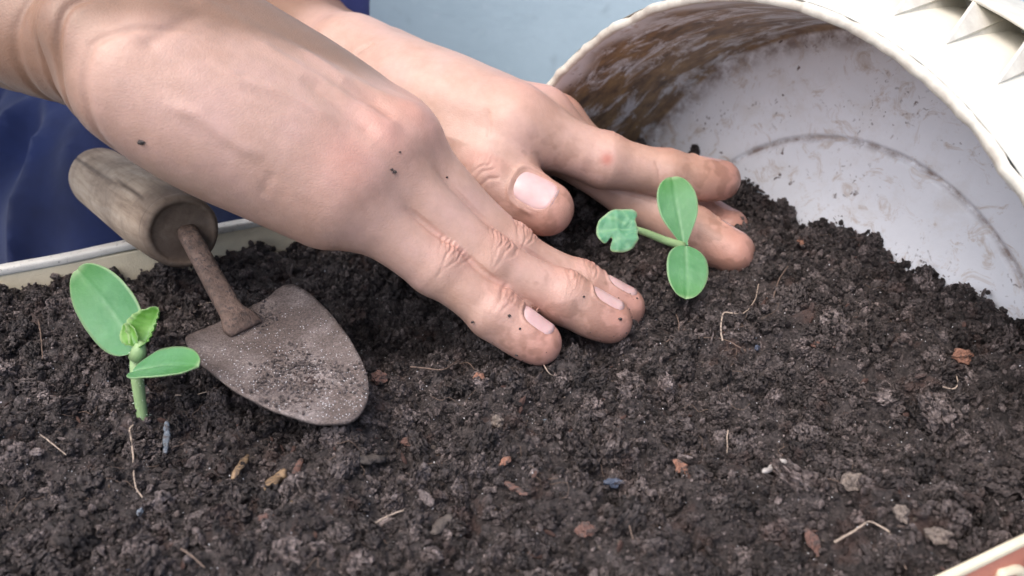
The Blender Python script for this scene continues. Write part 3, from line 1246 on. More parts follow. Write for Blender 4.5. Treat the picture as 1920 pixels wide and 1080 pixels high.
def left_shape():
    S = Shape()
    ax = unit(L_MIDDLE.J[0] - LW)
    sd = unit((L_INDEX.J[0] - L_PINKY.J[0]) - ax * ((L_INDEX.J[0] - L_PINKY.J[0]) @ ax))   # towards the index side
    dn = np.cross(ax, sd)
    if dn[2] < 0:
        dn = -dn
    S.ax, S.dn, S.sd, S.sgn = ax, dn, sd, -1.0
    core = []
    for f, o, rb in zip(L_F, (0.017, 0.006, -0.006, -0.017), (0.0155, 0.0150, 0.0145, 0.0135)):
        b = LW + sd * o + ax * 0.014 + dn * 0.002
        core.append(('c', (b, f.J[0] - dn * 0.002, 0.0160, rb), 0.010))
    core.append(('e', (LW + ax * 0.050 - dn * 0.008, np.array([ax, dn, sd]), (0.046, 0.017, 0.034)), 0.012))
    # web and thenar flesh between thumb and index
    core.append(('e', (px(820, 190, 0.352), np.array([ax, dn, sd]), (0.034, 0.015, 0.020)), 0.014))
    for f, r in zip(L_F, (0.0085, 0.009, 0.0085, 0.008)):
        core.append(('e', (f.J[0] + dn * 0.0075, np.array([ax, dn, sd]), (0.010, r * 0.85, 0.0085)), 0.006))
    for f in L_F[:3]:
        core.append(('c', (LW + ax * 0.02 + dn * 0.0150 + (f.J[0] - LW) * 0.05, f.J[0] + dn * 0.0105, 0.0022, 0.0024), 0.005))
    fa = unit(LE - LW)
    fs = unit(np.cross(fa, dn))
    fs = fs if fs @ sd > 0 else -fs
    S.fa, S.fs, S.up = fa, fs, np.cross(fa, fs)
    core.append(('c', (LW + ax * 0.016 + sd * 0.011, LW + fa * 0.09 + fs * 0.009, 0.0170, 0.0205), 0.010))
    core.append(('c', (LW + ax * 0.016 - sd * 0.011, LW + fa * 0.09 - fs * 0.009, 0.0165, 0.0205), 0.010))
    core.append(('c', (LW + fa * 0.08, LE, 0.025, 0.040), 0.020))
    S.core = core
    for f in L_F:
        S.limbs.append((f.prims(), 0.0075))
    S.limbs.append((L_THUMB.prims(), 0.013))
    return S


def skin_detail(S, V, fingers, thumb, rng):
    """creases, puffs and nail beds as offsets along the normal; also the tint colours"""
    V = V.astype(np.float64)
    off = np.zeros(len(V))
    red = np.zeros(len(V))
    grime = np.zeros(len(V))
    for f in fingers + [thumb]:
        nj = len(f.J)
        lo, hi = np.min(f.J, 0) - 0.02, np.max(f.J, 0) + 0.02
        ib = ((V > lo) & (V < hi)).all(1)
        own = np.zeros(len(V))
        gsh = Shape()
        gsh.core = f.prims()
        own[ib] = 1 - sstep(0.0004, 0.0016, np.abs(gsh(V[ib])))
        for ji, big in ((1, 1.0), (2, 0.55)):
            soft = 1.0 if S.sgn > 0 else 0.35
            if f is thumb and ji == 1:
                continue
            J = f.J[ji]
            a, n, s = f.frame(ji - 1)
            a2 = f.frame(ji)[0]
            a = unit(a + a2)
            n = unit(n - a * (n @ a))
            s = np.cross(a, n)
            d = V - J
            m = ((d * d).sum(1) < 0.020 ** 2) & (own > 0)
            if not m.any():
                continue
            A, B_, Cc = d[m] @ a, d[m] @ s, d[m] @ n
            dors = sstep(0.0, 0.004, Cc) * own[m]
            lat = np.exp(-(B_ / 0.0068) ** 2)
            o = np.zeros(m.sum())
            pos = np.linspace(-0.0062, 0.0056, 9) if big > 0.9 else np.linspace(-0.0030, 0.0024, 5)
            for a_i in pos:
                a_i = a_i + rng.normal() * 0.0003
                bow = -a_i * 1900.0 * 5 + rng.normal() * 3
                wv = 0.0003 * np.sin(B_ * 900 + rng.uniform(0, 6))
                g = np.exp(-((A - a_i - bow * B_ * B_ - wv) / 0.00045) ** 2)
                o -= 0.00080 * np.exp(-(a_i / 0.0062) ** 2) * (0.25 + 0.9 * rng.random()) * big ** 0.5 * g
                grime[m] = np.maximum(grime[m], g * dors * lat * 0.30 * big ** 0.5)
            o += 0.0010 * big * np.exp(-(A / 0.0055) ** 2)
            off[m] += o * dors * lat * soft
            red[m] = np.maximum(red[m], 0.45 * np.exp(-(A / 0.009) ** 2) * dors * lat)
            # flexion crease on the sides and below
            pal = 1 - sstep(-0.002, 0.003, Cc)
            off[m] -= 0.00012 * np.exp(-(A / 0.0018) ** 2) * pal * own[m]
        # leaner between the joints
        for si in range(1 if f is thumb else 0, nj - 2):
            ba = f.J[si + 1] - f.J[si]
            tq = (V - f.J[si]) @ ba / (ba @ ba)
            off -= 0.00085 * np.sin(np.pi * np.clip(tq, 0, 1)) * own * (sstep(0.35, 0.7, tq) if si == 0 else 1)
        # tip colour
        tt = np.sqrt(((V - f.J[-1]) ** 2).sum(1))
        red = np.maximum(red, 0.75 * np.exp(-(tt / 0.012) ** 2))
        # knuckle colour
        tk = np.sqrt(((V - (f.J[0] + S.dn * 0.012)) ** 2).sum(1))
        if f is not thumb:
            red = np.maximum(red, 0.55 * np.exp(-(tk / 0.011) ** 2))
        # nail bed
        if f.nail:
            a, n, s = f.frame(nj - 2)
            c = f.J[-2] + (f.J[-1] - f.J[-2]) * f.na
            d = V - c
            m = ((d * d).sum(1) < 0.016 ** 2) & (d @ n > 0.0005) & (own > 0.5)
            A, B_ = d[m] @ a, d[m] @ s
            q = ((np.abs(A) / (f.nl / 2)) ** 3.2 + (np.abs(B_) / (f.nw / 2)) ** 3.2) ** (1 / 3.2)
            o = -0.0007 * (1 - sstep(0.80, 1.0, q))
            fold = np.exp(-((q - 1.12) / 0.085) ** 2) * (1 - sstep(0.15, 0.6, A / (f.nl / 2)))
            o += 0.00045 * fold
            off[m] += o
            grime[m] = np.maximum(grime[m], 0.55 * np.exp(-((q - 1.0) / 0.035) ** 2))
    # low relief: veins / uneven flesh
    off += 0.00030 * vnoise(V / 0.017, 31) + 0.00005 * vnoise(V / 0.004, 37)
    return V, off, red, grime


def groove(V, off, grime, pts, depth, width, g=0.4):
    """a crease along a polyline of surface points"""
    pts = np.asarray(pts, float)
    lo, hi = pts.min(0) - 0.02, pts.max(0) + 0.02
    m = ((V > lo) & (V < hi)).all(1)
    if not m.any():
        return
    P = V[m]
    best = np.full(len(P), 1e9)
    tb = np.zeros(len(P))
    for i in range(len(pts) - 1):
        ba = pts[i + 1] - pts[i]
        t = np.clip((P - pts[i]) @ ba / (ba @ ba), 0, 1)
        dd = np.linalg.norm(P - pts[i] - t[:, None] * ba, axis=1)
        u = dd < best
        best[u] = dd[u]
        tb[u] = ((i + t) / (len(pts) - 1))[u]
    fade = np.clip(np.sin(np.pi * np.clip(tb, 0.02, 0.98)) * 1.8, 0, 1)
    e = np.exp(-(best / width) ** 2) * fade
    off[m] -= depth * e
    grime[m] = np.maximum(grime[m], e * g)


def hit(S, x, y):
    """where the ray of a photo pixel meets the shape"""
    d = ray(x, y)
    L_ = np.linalg.norm(d)
    t = 0.15
    for _ in range(90):
        v = float(S((CC + d * t)[None])[0])
        t += v * 0.8 / L_
        if abs(v) < 1e-5 or t > 1:
            break
    return CC + d * t


def project(S, P, n, up=0.016):
    """drop points onto the shape along -n"""
    Q = P + n * up
    for _ in range(60):
        v = S(Q)[:, None].astype(float)
        Q = Q - n * np.clip(v * 0.8, -0.004, 0.004)
    return Q


def nail_mesh(S, f):
    a, n, s = f.frame(len(f.J) - 2)
    c = f.J[-2] + (f.J[-1] - f.J[-2]) * f.na
    nu, nv = 13, 11
    own = Shape()
    own.core = f.prims()
    top = []
    for i in range(nu):
        for j in range(nv):
            u, v = -1 + 2 * i / (nu - 1), -1 + 2 * j / (nv - 1)
            r = max(abs(u), abs(v))
            if r > 0:
                l4 = (abs(u / r) ** 3.4 + abs(v / r) ** 3.4) ** (1 / 3.4)
                u, v = u / l4, v / l4
            top.append((u, v))
    top = np.array(top)
    P = c + a * (top[:, :1] * f.nl / 2) + s * (top[:, 1:] * f.nw / 2)
    # plate: a clean transverse arch fitted to the finger, no bumps
    G = project(own, P, n)
    hgt = (G - P) @ n
    A_ = np.column_stack([np.ones(len(top)), top[:, 0], top[:, 1], top[:, 0] ** 2, top[:, 1] ** 2])
    w = np.linalg.lstsq(A_, hgt, rcond=None)[0]
    hh = A_ @ w
    rr = np.abs(top).max(1)
    T = P + n * (hh - 0.00002 - 0.0005 * sstep(0.6, 1.0, -top[:, 0]) - 0.0004 * np.abs(top[:, 1]) ** 4)[:, None]
    T = T + n * (0.00015 * sstep(0.4, 1.0, top[:, 0]))[:, None] + a * (0.0006 * sstep(0.6, 1.0, top[:, 0]))[:, None]
    Bt = T - n * 0.0009
    V = np.vstack([T, Bt])
    Fc = []
    K = nu * nv
    for i in range(nu - 1):
        for j in range(nv - 1):
            q = (i * nv + j, (i + 1) * nv + j, (i + 1) * nv + j + 1, i * nv + j + 1)
            Fc.append(q[::-1])
            Fc.append(tuple(K + x for x in q))
    per = [i * nv for i in range(nu)] + [(nu - 1) * nv + j for j in range(1, nv)] + [i * nv + nv - 1 for i in range(nu - 2, -1, -1)] + [j for j in range(nv - 2, 0, -1)]
    for i in range(len(per)):
        p, q = per[i], per[(i + 1) % len(per)]
        Fc.append((p, q, K + q, K + p))
    return V, Fc


def build_hand(S, fingers, thumb, lo, hi, creases, fore, rng):
    V, Q = surface_nets(S, lo, hi, 0.00095)
    V, Q = subdivide(V, Q)
    V = V.astype(np.float64)
    N = vertex_normals(V, Q)
    for _ in range(2):
        V = V - N * np.clip(chunked(S, V)[:, None], -0.001, 0.001)
        N = vertex_normals(V, Q)
    V, off, red, grime = skin_detail(S, V, fingers, thumb, rng)
    for pts, dep, wid, g in creases:
        groove(V, off, grime, [hit(S, x, y) for x, y in pts], dep, wid, g)
    if S.sgn > 0 or len(fore) > 4:
        ul = (V - fore[2]) @ S.fs
        al = (V - fore[2]) @ fore[3]
        for a_i, dp in zip((-0.021, -0.010, 0.001, 0.012, 0.026), (0.4, 0.85, 0.8, 0.6, 0.5)):
            w_ = a_i + 0.0016 * vnoise(V / 0.012, 5) - (0.75 if a_i < -0.02 else 0.2) * np.clip(0.024 - ul, 0, 0.05)
            e = np.exp(-((al - w_) / 0.0016) ** 2) * (sstep(-0.012, 0.018, ul) if a_i < -0.02 else sstep(0.008, 0.018, ul))
            off -= 0.0013 * dp * e
            grime = np.maximum(grime, 0.25 * e)
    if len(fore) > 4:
        brown = sstep(-0.004, 0.012, al + 0.75 * np.clip(0.024 - ul, 0, 0.06) + 0.021)  # painted shade on the near forearm, starting at the wrist crease
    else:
        brown = sstep(fore[0], fore[1], (V - fore[2]) @ fore[3])  # same painted shade, fading in along the far forearm
    tips = np.min([np.linalg.norm(V - f.J[-1], axis=1) for f in fingers + [thumb]], 0)
    smud = sstep(-0.05, 0.4, fbm(V / 0.005, 3, 41)) * (1 - sstep(0.010, 0.040, tips))
    grime = np.maximum(grime, 0.6 * smud)
    grime = np.maximum(grime, 0.7 * sstep(0.0055, 0.0015, V[:, 2] - 0.0) * 1.0)
    V = V + N * off[:, None]
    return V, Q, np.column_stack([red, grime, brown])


def build_person():
    rng = np.random.default_rng(3)
    for t_, F in (('R', R_F + [R_THUMB]), ('L', L_F + [L_THUMB])):
        for f in F:
            lengths(t_ + f.name, f)
    root = empty('person', (-0.50, 0.72, -0.213),
                 'person in blue clothes pressing soil around the seedling with both bare hands', 'person')
    SR, SL = right_shape(), left_shape()
    allR = np.array([j for f in R_F + [R_THUMB] for j in f.J] + [RW, RE])
    allL = np.array([j for f in L_F + [L_THUMB] for j in f.J] + [LW, LE])
    pad = 0.048
    cr = []
    # wrist folds where the forearm meets the heel of the hand
    cr.append(([(255, 95), (300, 70), (345, 40), (390, 20)], 0.0005, 0.0022, 0.05))
    # folds at the root of the little finger and between the fingers
    cr.append(([(515, 320), (500, 345), (490, 372)], 0.00025, 0.0016, 0.03))
    for q in ([(380, 110), (450, 150), (520, 172), (590, 205), (640, 240)], [(450, 60), (530, 110), (600, 150), (680, 205)], [(300, 190), (370, 215), (430, 260), (500, 300)],
              [(560, 90), (620, 130), (690, 185)]):
        cr.append((q, -0.0007, 0.0022, 0.0))
    for q in ([(560, 140), (620, 178), (670, 222), (712, 262)], [(640, 150), (700, 190), (745, 228)]):
        cr.append((q, 0.0009, 0.0028, 0.0))
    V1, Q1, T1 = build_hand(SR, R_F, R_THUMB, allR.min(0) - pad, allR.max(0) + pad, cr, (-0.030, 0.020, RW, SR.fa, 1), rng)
    cl = [([(885, 346), (905, 321), (930, 316)], 0.0004, 0.0006, 0.3), ([(893, 356), (917, 334), (940, 334)], 0.0004, 0.0006, 0.3),
          ([(880, 328), (900, 312), (921, 308)], 0.0003, 0.0006, 0.25),
          ([(1228, 300), (1236, 318), (1236, 345)], 0.0003, 0.0006, 0.25), ([(915, 200), (918, 235), (915, 262)], 0.0003, 0.0008, 0.1),
          ([(660, 105), (690, 85), (700, 78)], 0.0008, 0.0016, 0.15)]
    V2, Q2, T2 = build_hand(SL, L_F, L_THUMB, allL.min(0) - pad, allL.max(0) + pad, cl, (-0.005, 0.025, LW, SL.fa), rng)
    # sore red spot on the index joint
    sp = hit(SL, 1138, 298)
    d = np.linalg.norm(V2 - sp, axis=1)
    T2[:, 0] = np.maximum(T2[:, 0], 1.3 * np.exp(-(d / 0.0022) ** 2))
    T2[:, 1] = np.maximum(T2[:, 1], 0.35 * np.exp(-(d / 0.0011) ** 2))
    # upper arms and chest under the clothes
    SH_R, SH_L = np.array([-0.60, 0.56, 0.33]), np.array([-0.36, 0.86, 0.33])

    def core(P):
        P = np.asarray(P, np.float32)
        dd = smin(cone(P, RE, SH_R, 0.043, 0.055), cone(P, LE, SH_L, 0.041, 0.055), 0.03)
        dd = smin(dd, cone(P, SH_R, SH_L, 0.06, 0.06), 0.03)
        return smin(dd, cone(P, (-0.49, 0.72, 0.30), (-0.60, 0.82, -0.02), 0.13, 0.12), 0.05)

    V3, Q3 = surface_nets(core, (-0.85, 0.2, -0.2), (-0.05, 1.0, 0.45), 0.009)
    V = np.vstack([V1, V2, V3])
    Q = np.vstack([Q1, Q2 + len(V1), Q3 + len(V1) + len(V2)])
    off = np.array(root.location)
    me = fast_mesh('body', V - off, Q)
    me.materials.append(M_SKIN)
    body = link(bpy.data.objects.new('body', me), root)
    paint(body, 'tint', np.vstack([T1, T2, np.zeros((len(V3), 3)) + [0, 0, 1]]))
    for S, F in ((SR, R_F + [R_THUMB]), (SL, L_F + [L_THUMB])):
        for f in F:
            if f.nail:
                Vn, Fn = nail_mesh(S, f)
                child('fingernail', Vn, Fn, M_NAIL, root).parent = body

    # ---- clothes
    def folds(P, amp, seed, st):
        q = P * np.asarray(st)
        return amp * (1 - 2 * np.abs(fbm(q, 3, seed)))

    hipc = np.array([-0.60, 0.84, -0.06])

    def trousers(P):
        P = np.asarray(P, np.float32)
        dd = cone(P, (-0.56, 0.76, -0.05), (-0.205, 0.475, -0.075), 0.105, 0.080)
        dd = smin(dd, cone(P, (-0.50, 0.88, -0.05), (-0.115, 0.600, -0.085), 0.105, 0.080), 0.02)
        dd = smin(dd, cone(P, (-0.205, 0.475, -0.08), (-0.50, 0.66, -0.155), 0.065, 0.055), 0.02)
        dd = smin(dd, cone(P, (-0.115, 0.600, -0.09), (-0.42, 0.80, -0.155), 0.065, 0.055), 0.02)
        dd = smin(dd, cone(P, hipc, (-0.56, 0.80, 0.04), 0.14, 0.13), 0.05)
        return dd - folds(P, 0.022, 51, (11, 7, 5))

    V, Q = surface_nets(trousers, (-0.85, 0.34, -0.24), (0.0, 1.02, 0.22), 0.006)
    V[:, 2] = np.maximum(V[:, 2], -0.2135)
    me = fast_mesh('trousers', V - off, Q)
    me.materials.append(M_TROUSERS)
    link(bpy.data.objects.new('trousers', me), root)

    cuffL = LW + (LE - LW) * 0.185
    cuffR = RE + (SH_R - RE) * 0.05

    def shirt(P):
        P = np.asarray(P, np.float32)
        dd = cone(P, (-0.49, 0.72, 0.27), (-0.59, 0.81, 0.03), 0.155, 0.150)
        dd = smin(dd, cone(P, SH_R, SH_L, 0.075, 0.075), 0.04)
        dd = smin(dd, cone(P, cuffL, LE, 0.043, 0.056), 0.02)
        dd = smin(dd, cone(P, LE, SH_L, 0.056, 0.07), 0.03)
        dd = smin(dd, cone(P, cuffR, SH_R, 0.055, 0.07), 0.03)
        dd = dd - folds(P, 0.007, 77, (18, 15, 14))
        # open cuffs
        for c, d_ in ((cuffL, unit(LW - LE)), (cuffR, unit(RE - SH_R))):
            pl_ = (P - c.astype(np.float32)) @ d_.astype(np.float32)
            near = np.linalg.norm(P - c.astype(np.float32), axis=1) < 0.075
            dd = np.where(near, np.maximum(dd, pl_), dd)
        return dd

    V, Q = surface_nets(shirt, (-0.85, 0.25, -0.14), (-0.02, 1.02, 0.46), 0.005)
    me = fast_mesh('shirt', V - off, Q)
    me.materials.append(M_SHIRT)
    link(bpy.data.objects.new('shirt', me), root)
    # grains of soil stuck to the skin
    gv, gf = [], []
    specks = [(SR, 265, 266, 0.0011), (SR, 740, 322, 0.0007), (SR, 735, 318, 0.0005), (SR, 955, 592, 0.0006), (SR, 886, 604, 0.0005),
              (SR, 975, 616, 0.0004), (SR, 1094, 556, 0.0005), (SR, 1163, 598, 0.0007), (SR, 763, 545, 0.0005), (SR, 795, 568, 0.0004),
              (SL, 818, 244, 0.0007), (SR, 750, 285, 0.0004), (SR, 838, 332, 0.0004), (SR, 800, 570, 0.0005), (SR, 830, 595, 0.0006)]
    low = np.vstack([V1[V1[:, 2] < 0.0125], V2[V2[:, 2] < 0.0125]])
    pick = low[rng.integers(0, len(low), 420)]
    for S, x, y, r in specks + [(None, p, 0, 0.00012 + 0.00042 * rng.random() ** 2.5) for p in pick]:
        c = hit(S, x, y) if S else x
        bm = bmesh.new()
        bmesh.ops.create_icosphere(bm, subdivisions=2 if S else 1, radius=r)
        for v in bm.verts:
            v.co *= 1 + 0.35 * random.uniform(-1, 1)
            v.co.z *= 0.7
        k = len(gv)
        gv += [np.array(v.co) + c for v in bm.verts]
        gf += [tuple(k + v.index for v in f.verts) for f in bm.faces]
        bm.free()
    tag(child('soil_specks', gv, gf, M_SOIL, root), None, None, None, 'stuff').parent = body
    return root


build_person()


# ================================================================== TROWEL
def build_trowel():
    HF, HR = px(343, 436, 0.306), px(178, 326, 0.396)       # handle: front end, rounded rear end
    root = empty('hand_trowel', (HF[0], HF[1], 0.0), 'small rusty hand trowel with a worn wooden handle lying on the soil', 'trowel')
    off = np.array(root.location)
    # handle (own local frame so that the grain follows it)
    az = unit(HR - HF)
    L_ = float(np.linalg.norm(HR - HF))
    ax = unit(np.cross([0, 0, 1.0], az))
    ay = np.cross(az, ax)
    R = 0.0138
    prof = [(0.0004, 0.0016), (0.0055, 0.0016), (0.0090, 0.0014), (0.0102, 0.0010), (0.0106, 0.0002), (R * 0.86, 0.0), (R * 0.93, 0.0012), (R * 0.95, 0.0036), (R * 0.93, 0.0046),
            (R * 0.945, 0.0056), (R * 0.985, 0.010), (R, 0.020), (R * 1.03, 0.035), (R * 1.02, 0.052), (R * 0.96, L_ - 0.013)]
    for k in range(1, 9):
        a = k / 8 * math.pi / 2
        prof.append((max(R * 0.96 * math.cos(a), 0.0003), L_ - 0.013 + 0.0145 * math.sin(a)))
    V, Fc = lathe(prof, 72, lambda a, j, r, z: (r * (1 + 0.008 * math.sin(a * 3 + z * 90) + 0.004 * math.sin(a * 7)), z))
    o = mesh_obj('handle', V, Fc, M_WOOD, root)
    o.matrix_local = Matrix.Translation(Vector(HF - off)) @ Matrix(((ax[0], ay[0], az[0], 0), (ax[1], ay[1], az[1], 0), (ax[2], ay[2], az[2], 0), (0, 0, 0, 1)))
    r = np.hypot(V[:, 0], V[:, 1])
    end = np.where(r < 0.0104, 0.85, 0.75) * (V[:, 2] < 0.0036) + np.exp(-((V[:, 2] - 0.0046) / 0.0007) ** 2) * 0.7
    end = np.maximum(end, 0.55 * (1 - sstep(0.004, 0.022, V[:, 2] + 0.006 * np.sin(3 * np.arctan2(V[:, 1], V[:, 0])))))
    # a long split along the grain on the camera side
    cam_l = np.array([(CC - HF) @ ax, (CC - HF) @ ay])
    a_s = math.atan2(cam_l[1], cam_l[0]) + 0.05
    ang = np.arctan2(V[:, 1], V[:, 0])
    da = np.abs((ang - a_s - 0.12 * np.sin(V[:, 2] * 60) + math.pi) % (2 * math.pi) - math.pi)
    split = np.exp(-(da / 0.045) ** 2) * sstep(0.012, 0.02, V[:, 2]) * (1 - sstep(L_ - 0.012, L_ - 0.004, V[:, 2]))
    paint(o, 'stain', np.column_stack([np.clip(end + split, 0, 1), split * 0, split * 0]))
    for i, v in enumerate(o.data.vertices):
        if split[i] > 0.05:
            f = 1 - 0.035 * split[i]
            v.co.x *= f
            v.co.y *= f
    # blade from its outline on a slightly tilted plane
    zb = 0.0145
    base, tip = pxz(447, 598, zb), pxz(678, 768, 0.0125)
    ba = unit(tip - base)
    bs = unit(np.cross([0, 0, 1.0], ba))                     # towards the far edge
    bn = np.cross(ba, bs)
    if bn[2] < 0:
        bn = -bn
    Lb = float(np.linalg.norm(tip - base))

    def onplane(x, y):
        d = ray(x, y)
        t = ((base - CC) @ bn) / (d @ bn)
        p = CC + d * t - base
        return float(p @ ba), float(p @ bs)

    out = [onplane(x, y) for x, y in ((447, 585), (495, 566), (540, 546), (583, 566), (628, 607), (662, 650), (684, 692), (691, 725), (686, 755), (668, 780),
                                      (640, 793), (600, 795), (548, 786), (495, 767), (445, 742), (400, 710), (368, 682), (350, 645), (380, 622), (410, 606))]
    ring = spline([(a, b, 0) for a, b in out] + [(*out[0], 0)], 121)[:-1, :2]
    cen = np.array([Lb * 0.46, 0.0])
    nr, m = 16, len(ring)
    P2 = [cen] + [cen + (ring[k] - cen) * ((r + 1) / nr) for r in range(nr) for k in range(m)]
    P2 = np.array(P2)
    th = 0.0012

    def lift(a, b):
        return 0.0060 * (b / 0.030) ** 2 - 0.0010 * np.sin(np.clip(a / Lb, 0, 1) * 3.1)

    T = base + P2[:, :1] * ba + P2[:, 1:] * bs + lift(P2[:, 0], P2[:, 1])[:, None] * bn
    T = T + bn * (0.00030 * fbm(T / 0.006, 3, 61))[:, None]
    K = len(T)
    V = np.vstack([T, T - bn * th])
    Fc = []
    for k in range(m):
        k2 = (k + 1) % m
        Fc.append((0, 1 + k, 1 + k2))
        Fc.append((K, K + 1 + k2, K + 1 + k))
        for r in range(nr - 1):
            q = (1 + r * m + k, 1 + (r + 1) * m + k, 1 + (r + 1) * m + k2, 1 + r * m + k2)
            Fc.append(q)
            Fc.append(tuple(K + x for x in q[::-1]))
        e, e2 = 1 + (nr - 1) * m + k, 1 + (nr - 1) * m + k2
        Fc.append((e, K + e, K + e2, e2))
    blade = child('blade', V, Fc, M_METAL, root)
    # shank: flat bar from the handle, flaring onto the blade
    pts = [px(352, 438, 0.309), px(366, 462, 0.302), px(392, 510, 0.2975), px(418, 556, 0.293), px(440, 592, 0.2895), px(462, 618, 0.2875)]
    path = spline(pts, 26)
    tang = np.gradient(path, axis=0)
    tang /= np.linalg.norm(tang, axis=1)[:, None]
    V, Fc = [], []
    m = 14
    for i in range(len(path)):
        u = i / (len(path) - 1)
        sd = unit(np.cross(tang[i], [0, 0, 1.0]))
        up = np.cross(sd, tang[i])
        w = np.interp(u, [0, 0.1, 0.4, 0.75, 0.9, 1.0], [0.0035, 0.0034, 0.0035, 0.0040, 0.0066, 0.0062])
        h = np.interp(u, [0, 0.5, 0.85, 1.0], [0.0034, 0.0030, 0.0024, 0.0010])
        for k in range(m):
            a = 2 * math.pi * k / m
            ca, sa = math.cos(a), math.sin(a)
            V.append(path[i] + sd * w * abs(ca) ** 0.6 * np.sign(ca) + up * h * abs(sa) ** 0.6 * np.sign(sa))
    for i in range(len(path) - 1):
        for k in range(m):
            k2 = (k + 1) % m
            Fc.append((i * m + k, i * m + k2, (i + 1) * m + k2, (i + 1) * m + k))
    Fc.append(tuple(range(m - 1, -1, -1)))
    Fc.append(tuple((len(path) - 1) * m + k for k in range(m)))
    V = np.array(V)
    V += (0.00025 * fbm(V / 0.004, 2, 71))[:, None] * unit([0.3, -0.5, 0.8])
    child('shank', V, Fc, M_RUST, root)
    # loose earth left on the blade
    gv, gf = [], []
    rg = random.Random(5)
    ico = bmesh.new()
    bmesh.ops.create_icosphere(ico, subdivisions=1, radius=1.0)
    iv = np.array([v.co[:] for v in ico.verts])
    ifc = [tuple(v.index for v in f.verts) for f in ico.faces]
    ico.free()
    def on_blade():
        k = rg.randrange(len(ring))
        f = math.sqrt(rg.random()) * 0.985
        w_ = rg.random()
        a, b = cen + (ring[k] * w_ + ring[(k + 1) % len(ring)] * (1 - w_) - cen) * f
        return base + ba * a + bs * b + bn * lift(a, b), a / Lb, b

    for _ in range(6500):
        p, u, b = on_blade()
        dens = fbm(p[None] / 0.016, 2, 5)[0] + 0.5 * (u - 0.45) - 10 * b * (b < 0)
        if dens < rg.uniform(0.0, 1.0):
            continue
        r = 0.00014 + 0.00055 * rg.random() ** 5
        k = len(gv)
        sc = np.array([rg.uniform(0.6, 1.2) for _ in range(3)])
        gv += list(iv * r * sc * (1 + 0.25 * np.array([[rg.uniform(-1, 1)] for _ in iv])) + p + bn * r * 0.4)
        gf += [tuple(k + x for x in f) for f in ifc]
    tag(child('clinging_soil', gv, gf, M_SOIL, root, False), None, None, None, 'stuff').parent = blade
    gv, gf = [], []
    for _ in range(900):
        p, u, b = on_blade()
        if u < 0.12:
            continue
        r = rg.uniform(0.00008, 0.00019)
        k = len(gv)
        gv += list(iv * r + p + bn * r * 0.3)
        gf += [tuple(k + x for x in f) for f in ifc]
    tag(child('sand_grains', gv, gf, M_GRAIN, root, False), None, None, None, 'stuff').parent = blade
    return root


# ================================================================== SEEDLINGS
def leaf_blade(base, tip, side, width, prof, cup=0.12, arch=0.10, nu=30, nv=17, th=0.00045, serr=0.0, fold=0.0, rough=0.0002, seed=1):
    """a leaf from base to tip; side = rough direction of its width; returns verts, faces, vein colours"""
    base, tip = np.asarray(base, float), np.asarray(tip, float)
    a = unit(tip - base)
    s = unit(np.asarray(side, float) - a * (np.asarray(side, float) @ a))
    n = np.cross(a, s)
    if n @ (CC - base) < 0:
        n = -n
    L_ = float(np.linalg.norm(tip - base))
    T = np.zeros((nu, nv, 3))
    C = np.zeros((nu, nv, 3))
    for i in range(nu):
        u = (1 - math.cos(math.pi * i / (nu - 1))) / 2
        w = width / 2 * prof(u)
        if serr:
            w *= 1 + serr * (0.5 - abs((u * 7) % 1 - 0.5)) * 2 * (0.2 < u < 0.98)
        for j in range(nv):
            v = -1 + 2 * j / (nv - 1)
            b = w * v
            z = arch * L_ * (math.sin(math.pi * u) - 0.25 * u) + cup * width * v * v * prof(u) + fold * abs(v) * w
            mid = math.exp(-(v * w / 0.00055) ** 2)
            z -= 0.00035 * mid
            T[i, j] = base + a * (u * L_) + s * b + n * z
            lat = 0.0
            for q in range(1, 5):
                uu = u - abs(v) * 0.22 - q * 0.16
                lat = max(lat, math.exp(-(uu / 0.012) ** 2) * 0.35 * (1 - abs(v)))
            C[i, j] = (min(1, 0.7 * mid * max(0, 1 - 1.15 * u) + lat * 0.6), 0.55 * sstep(0.55, 1.0, u), 0.55 * sstep(0.93, 0.99, max(abs(v), u * 0.995)))
    P = T.reshape(-1, 3)
    P = P + n * (rough * fbm(P / 0.004, 2, seed))[:, None]
    C = C.reshape(-1, 3)
    K = len(P)
    V = np.vstack([P, P - n * th])
    Fc = []
    for i in range(nu - 1):
        for j in range(nv - 1):
            q = (i * nv + j, (i + 1) * nv + j, (i + 1) * nv + j + 1, i * nv + j + 1)
            Fc.append(q)
            Fc.append(tuple(K + x for x in q[::-1]))
    per = [i * nv for i in range(nu)] + [(nu - 1) * nv + j for j in range(1, nv)] + [i * nv + nv - 1 for i in range(nu - 2, -1, -1)] + [j for j in range(nv - 2, 0, -1)]
    for i in range(len(per)):
        p, q = per[i], per[(i + 1) % len(per)]
        Fc.append((p, K + p, K + q, q))
    return V, Fc, np.vstack([C, C])


def add_leaf(name, root, mat, *a, **k):
    V, Fc, C = leaf_blade(*a, **k)
    o = child(name, V, Fc, mat, root)
    paint(o, 'vein', C)
    return o


def oval(x, p=2.2):
    return max(0.012, max(0.0, 1 - abs(2 * x - 1) ** p) ** 0.5)


def coty(u):
    """broad oval on a short stalk"""
    return max(0.17 * (1 - u) ** 2, oval(max(0.0, (u - 0.08) / 0.92) ** 0.92, 2.25))


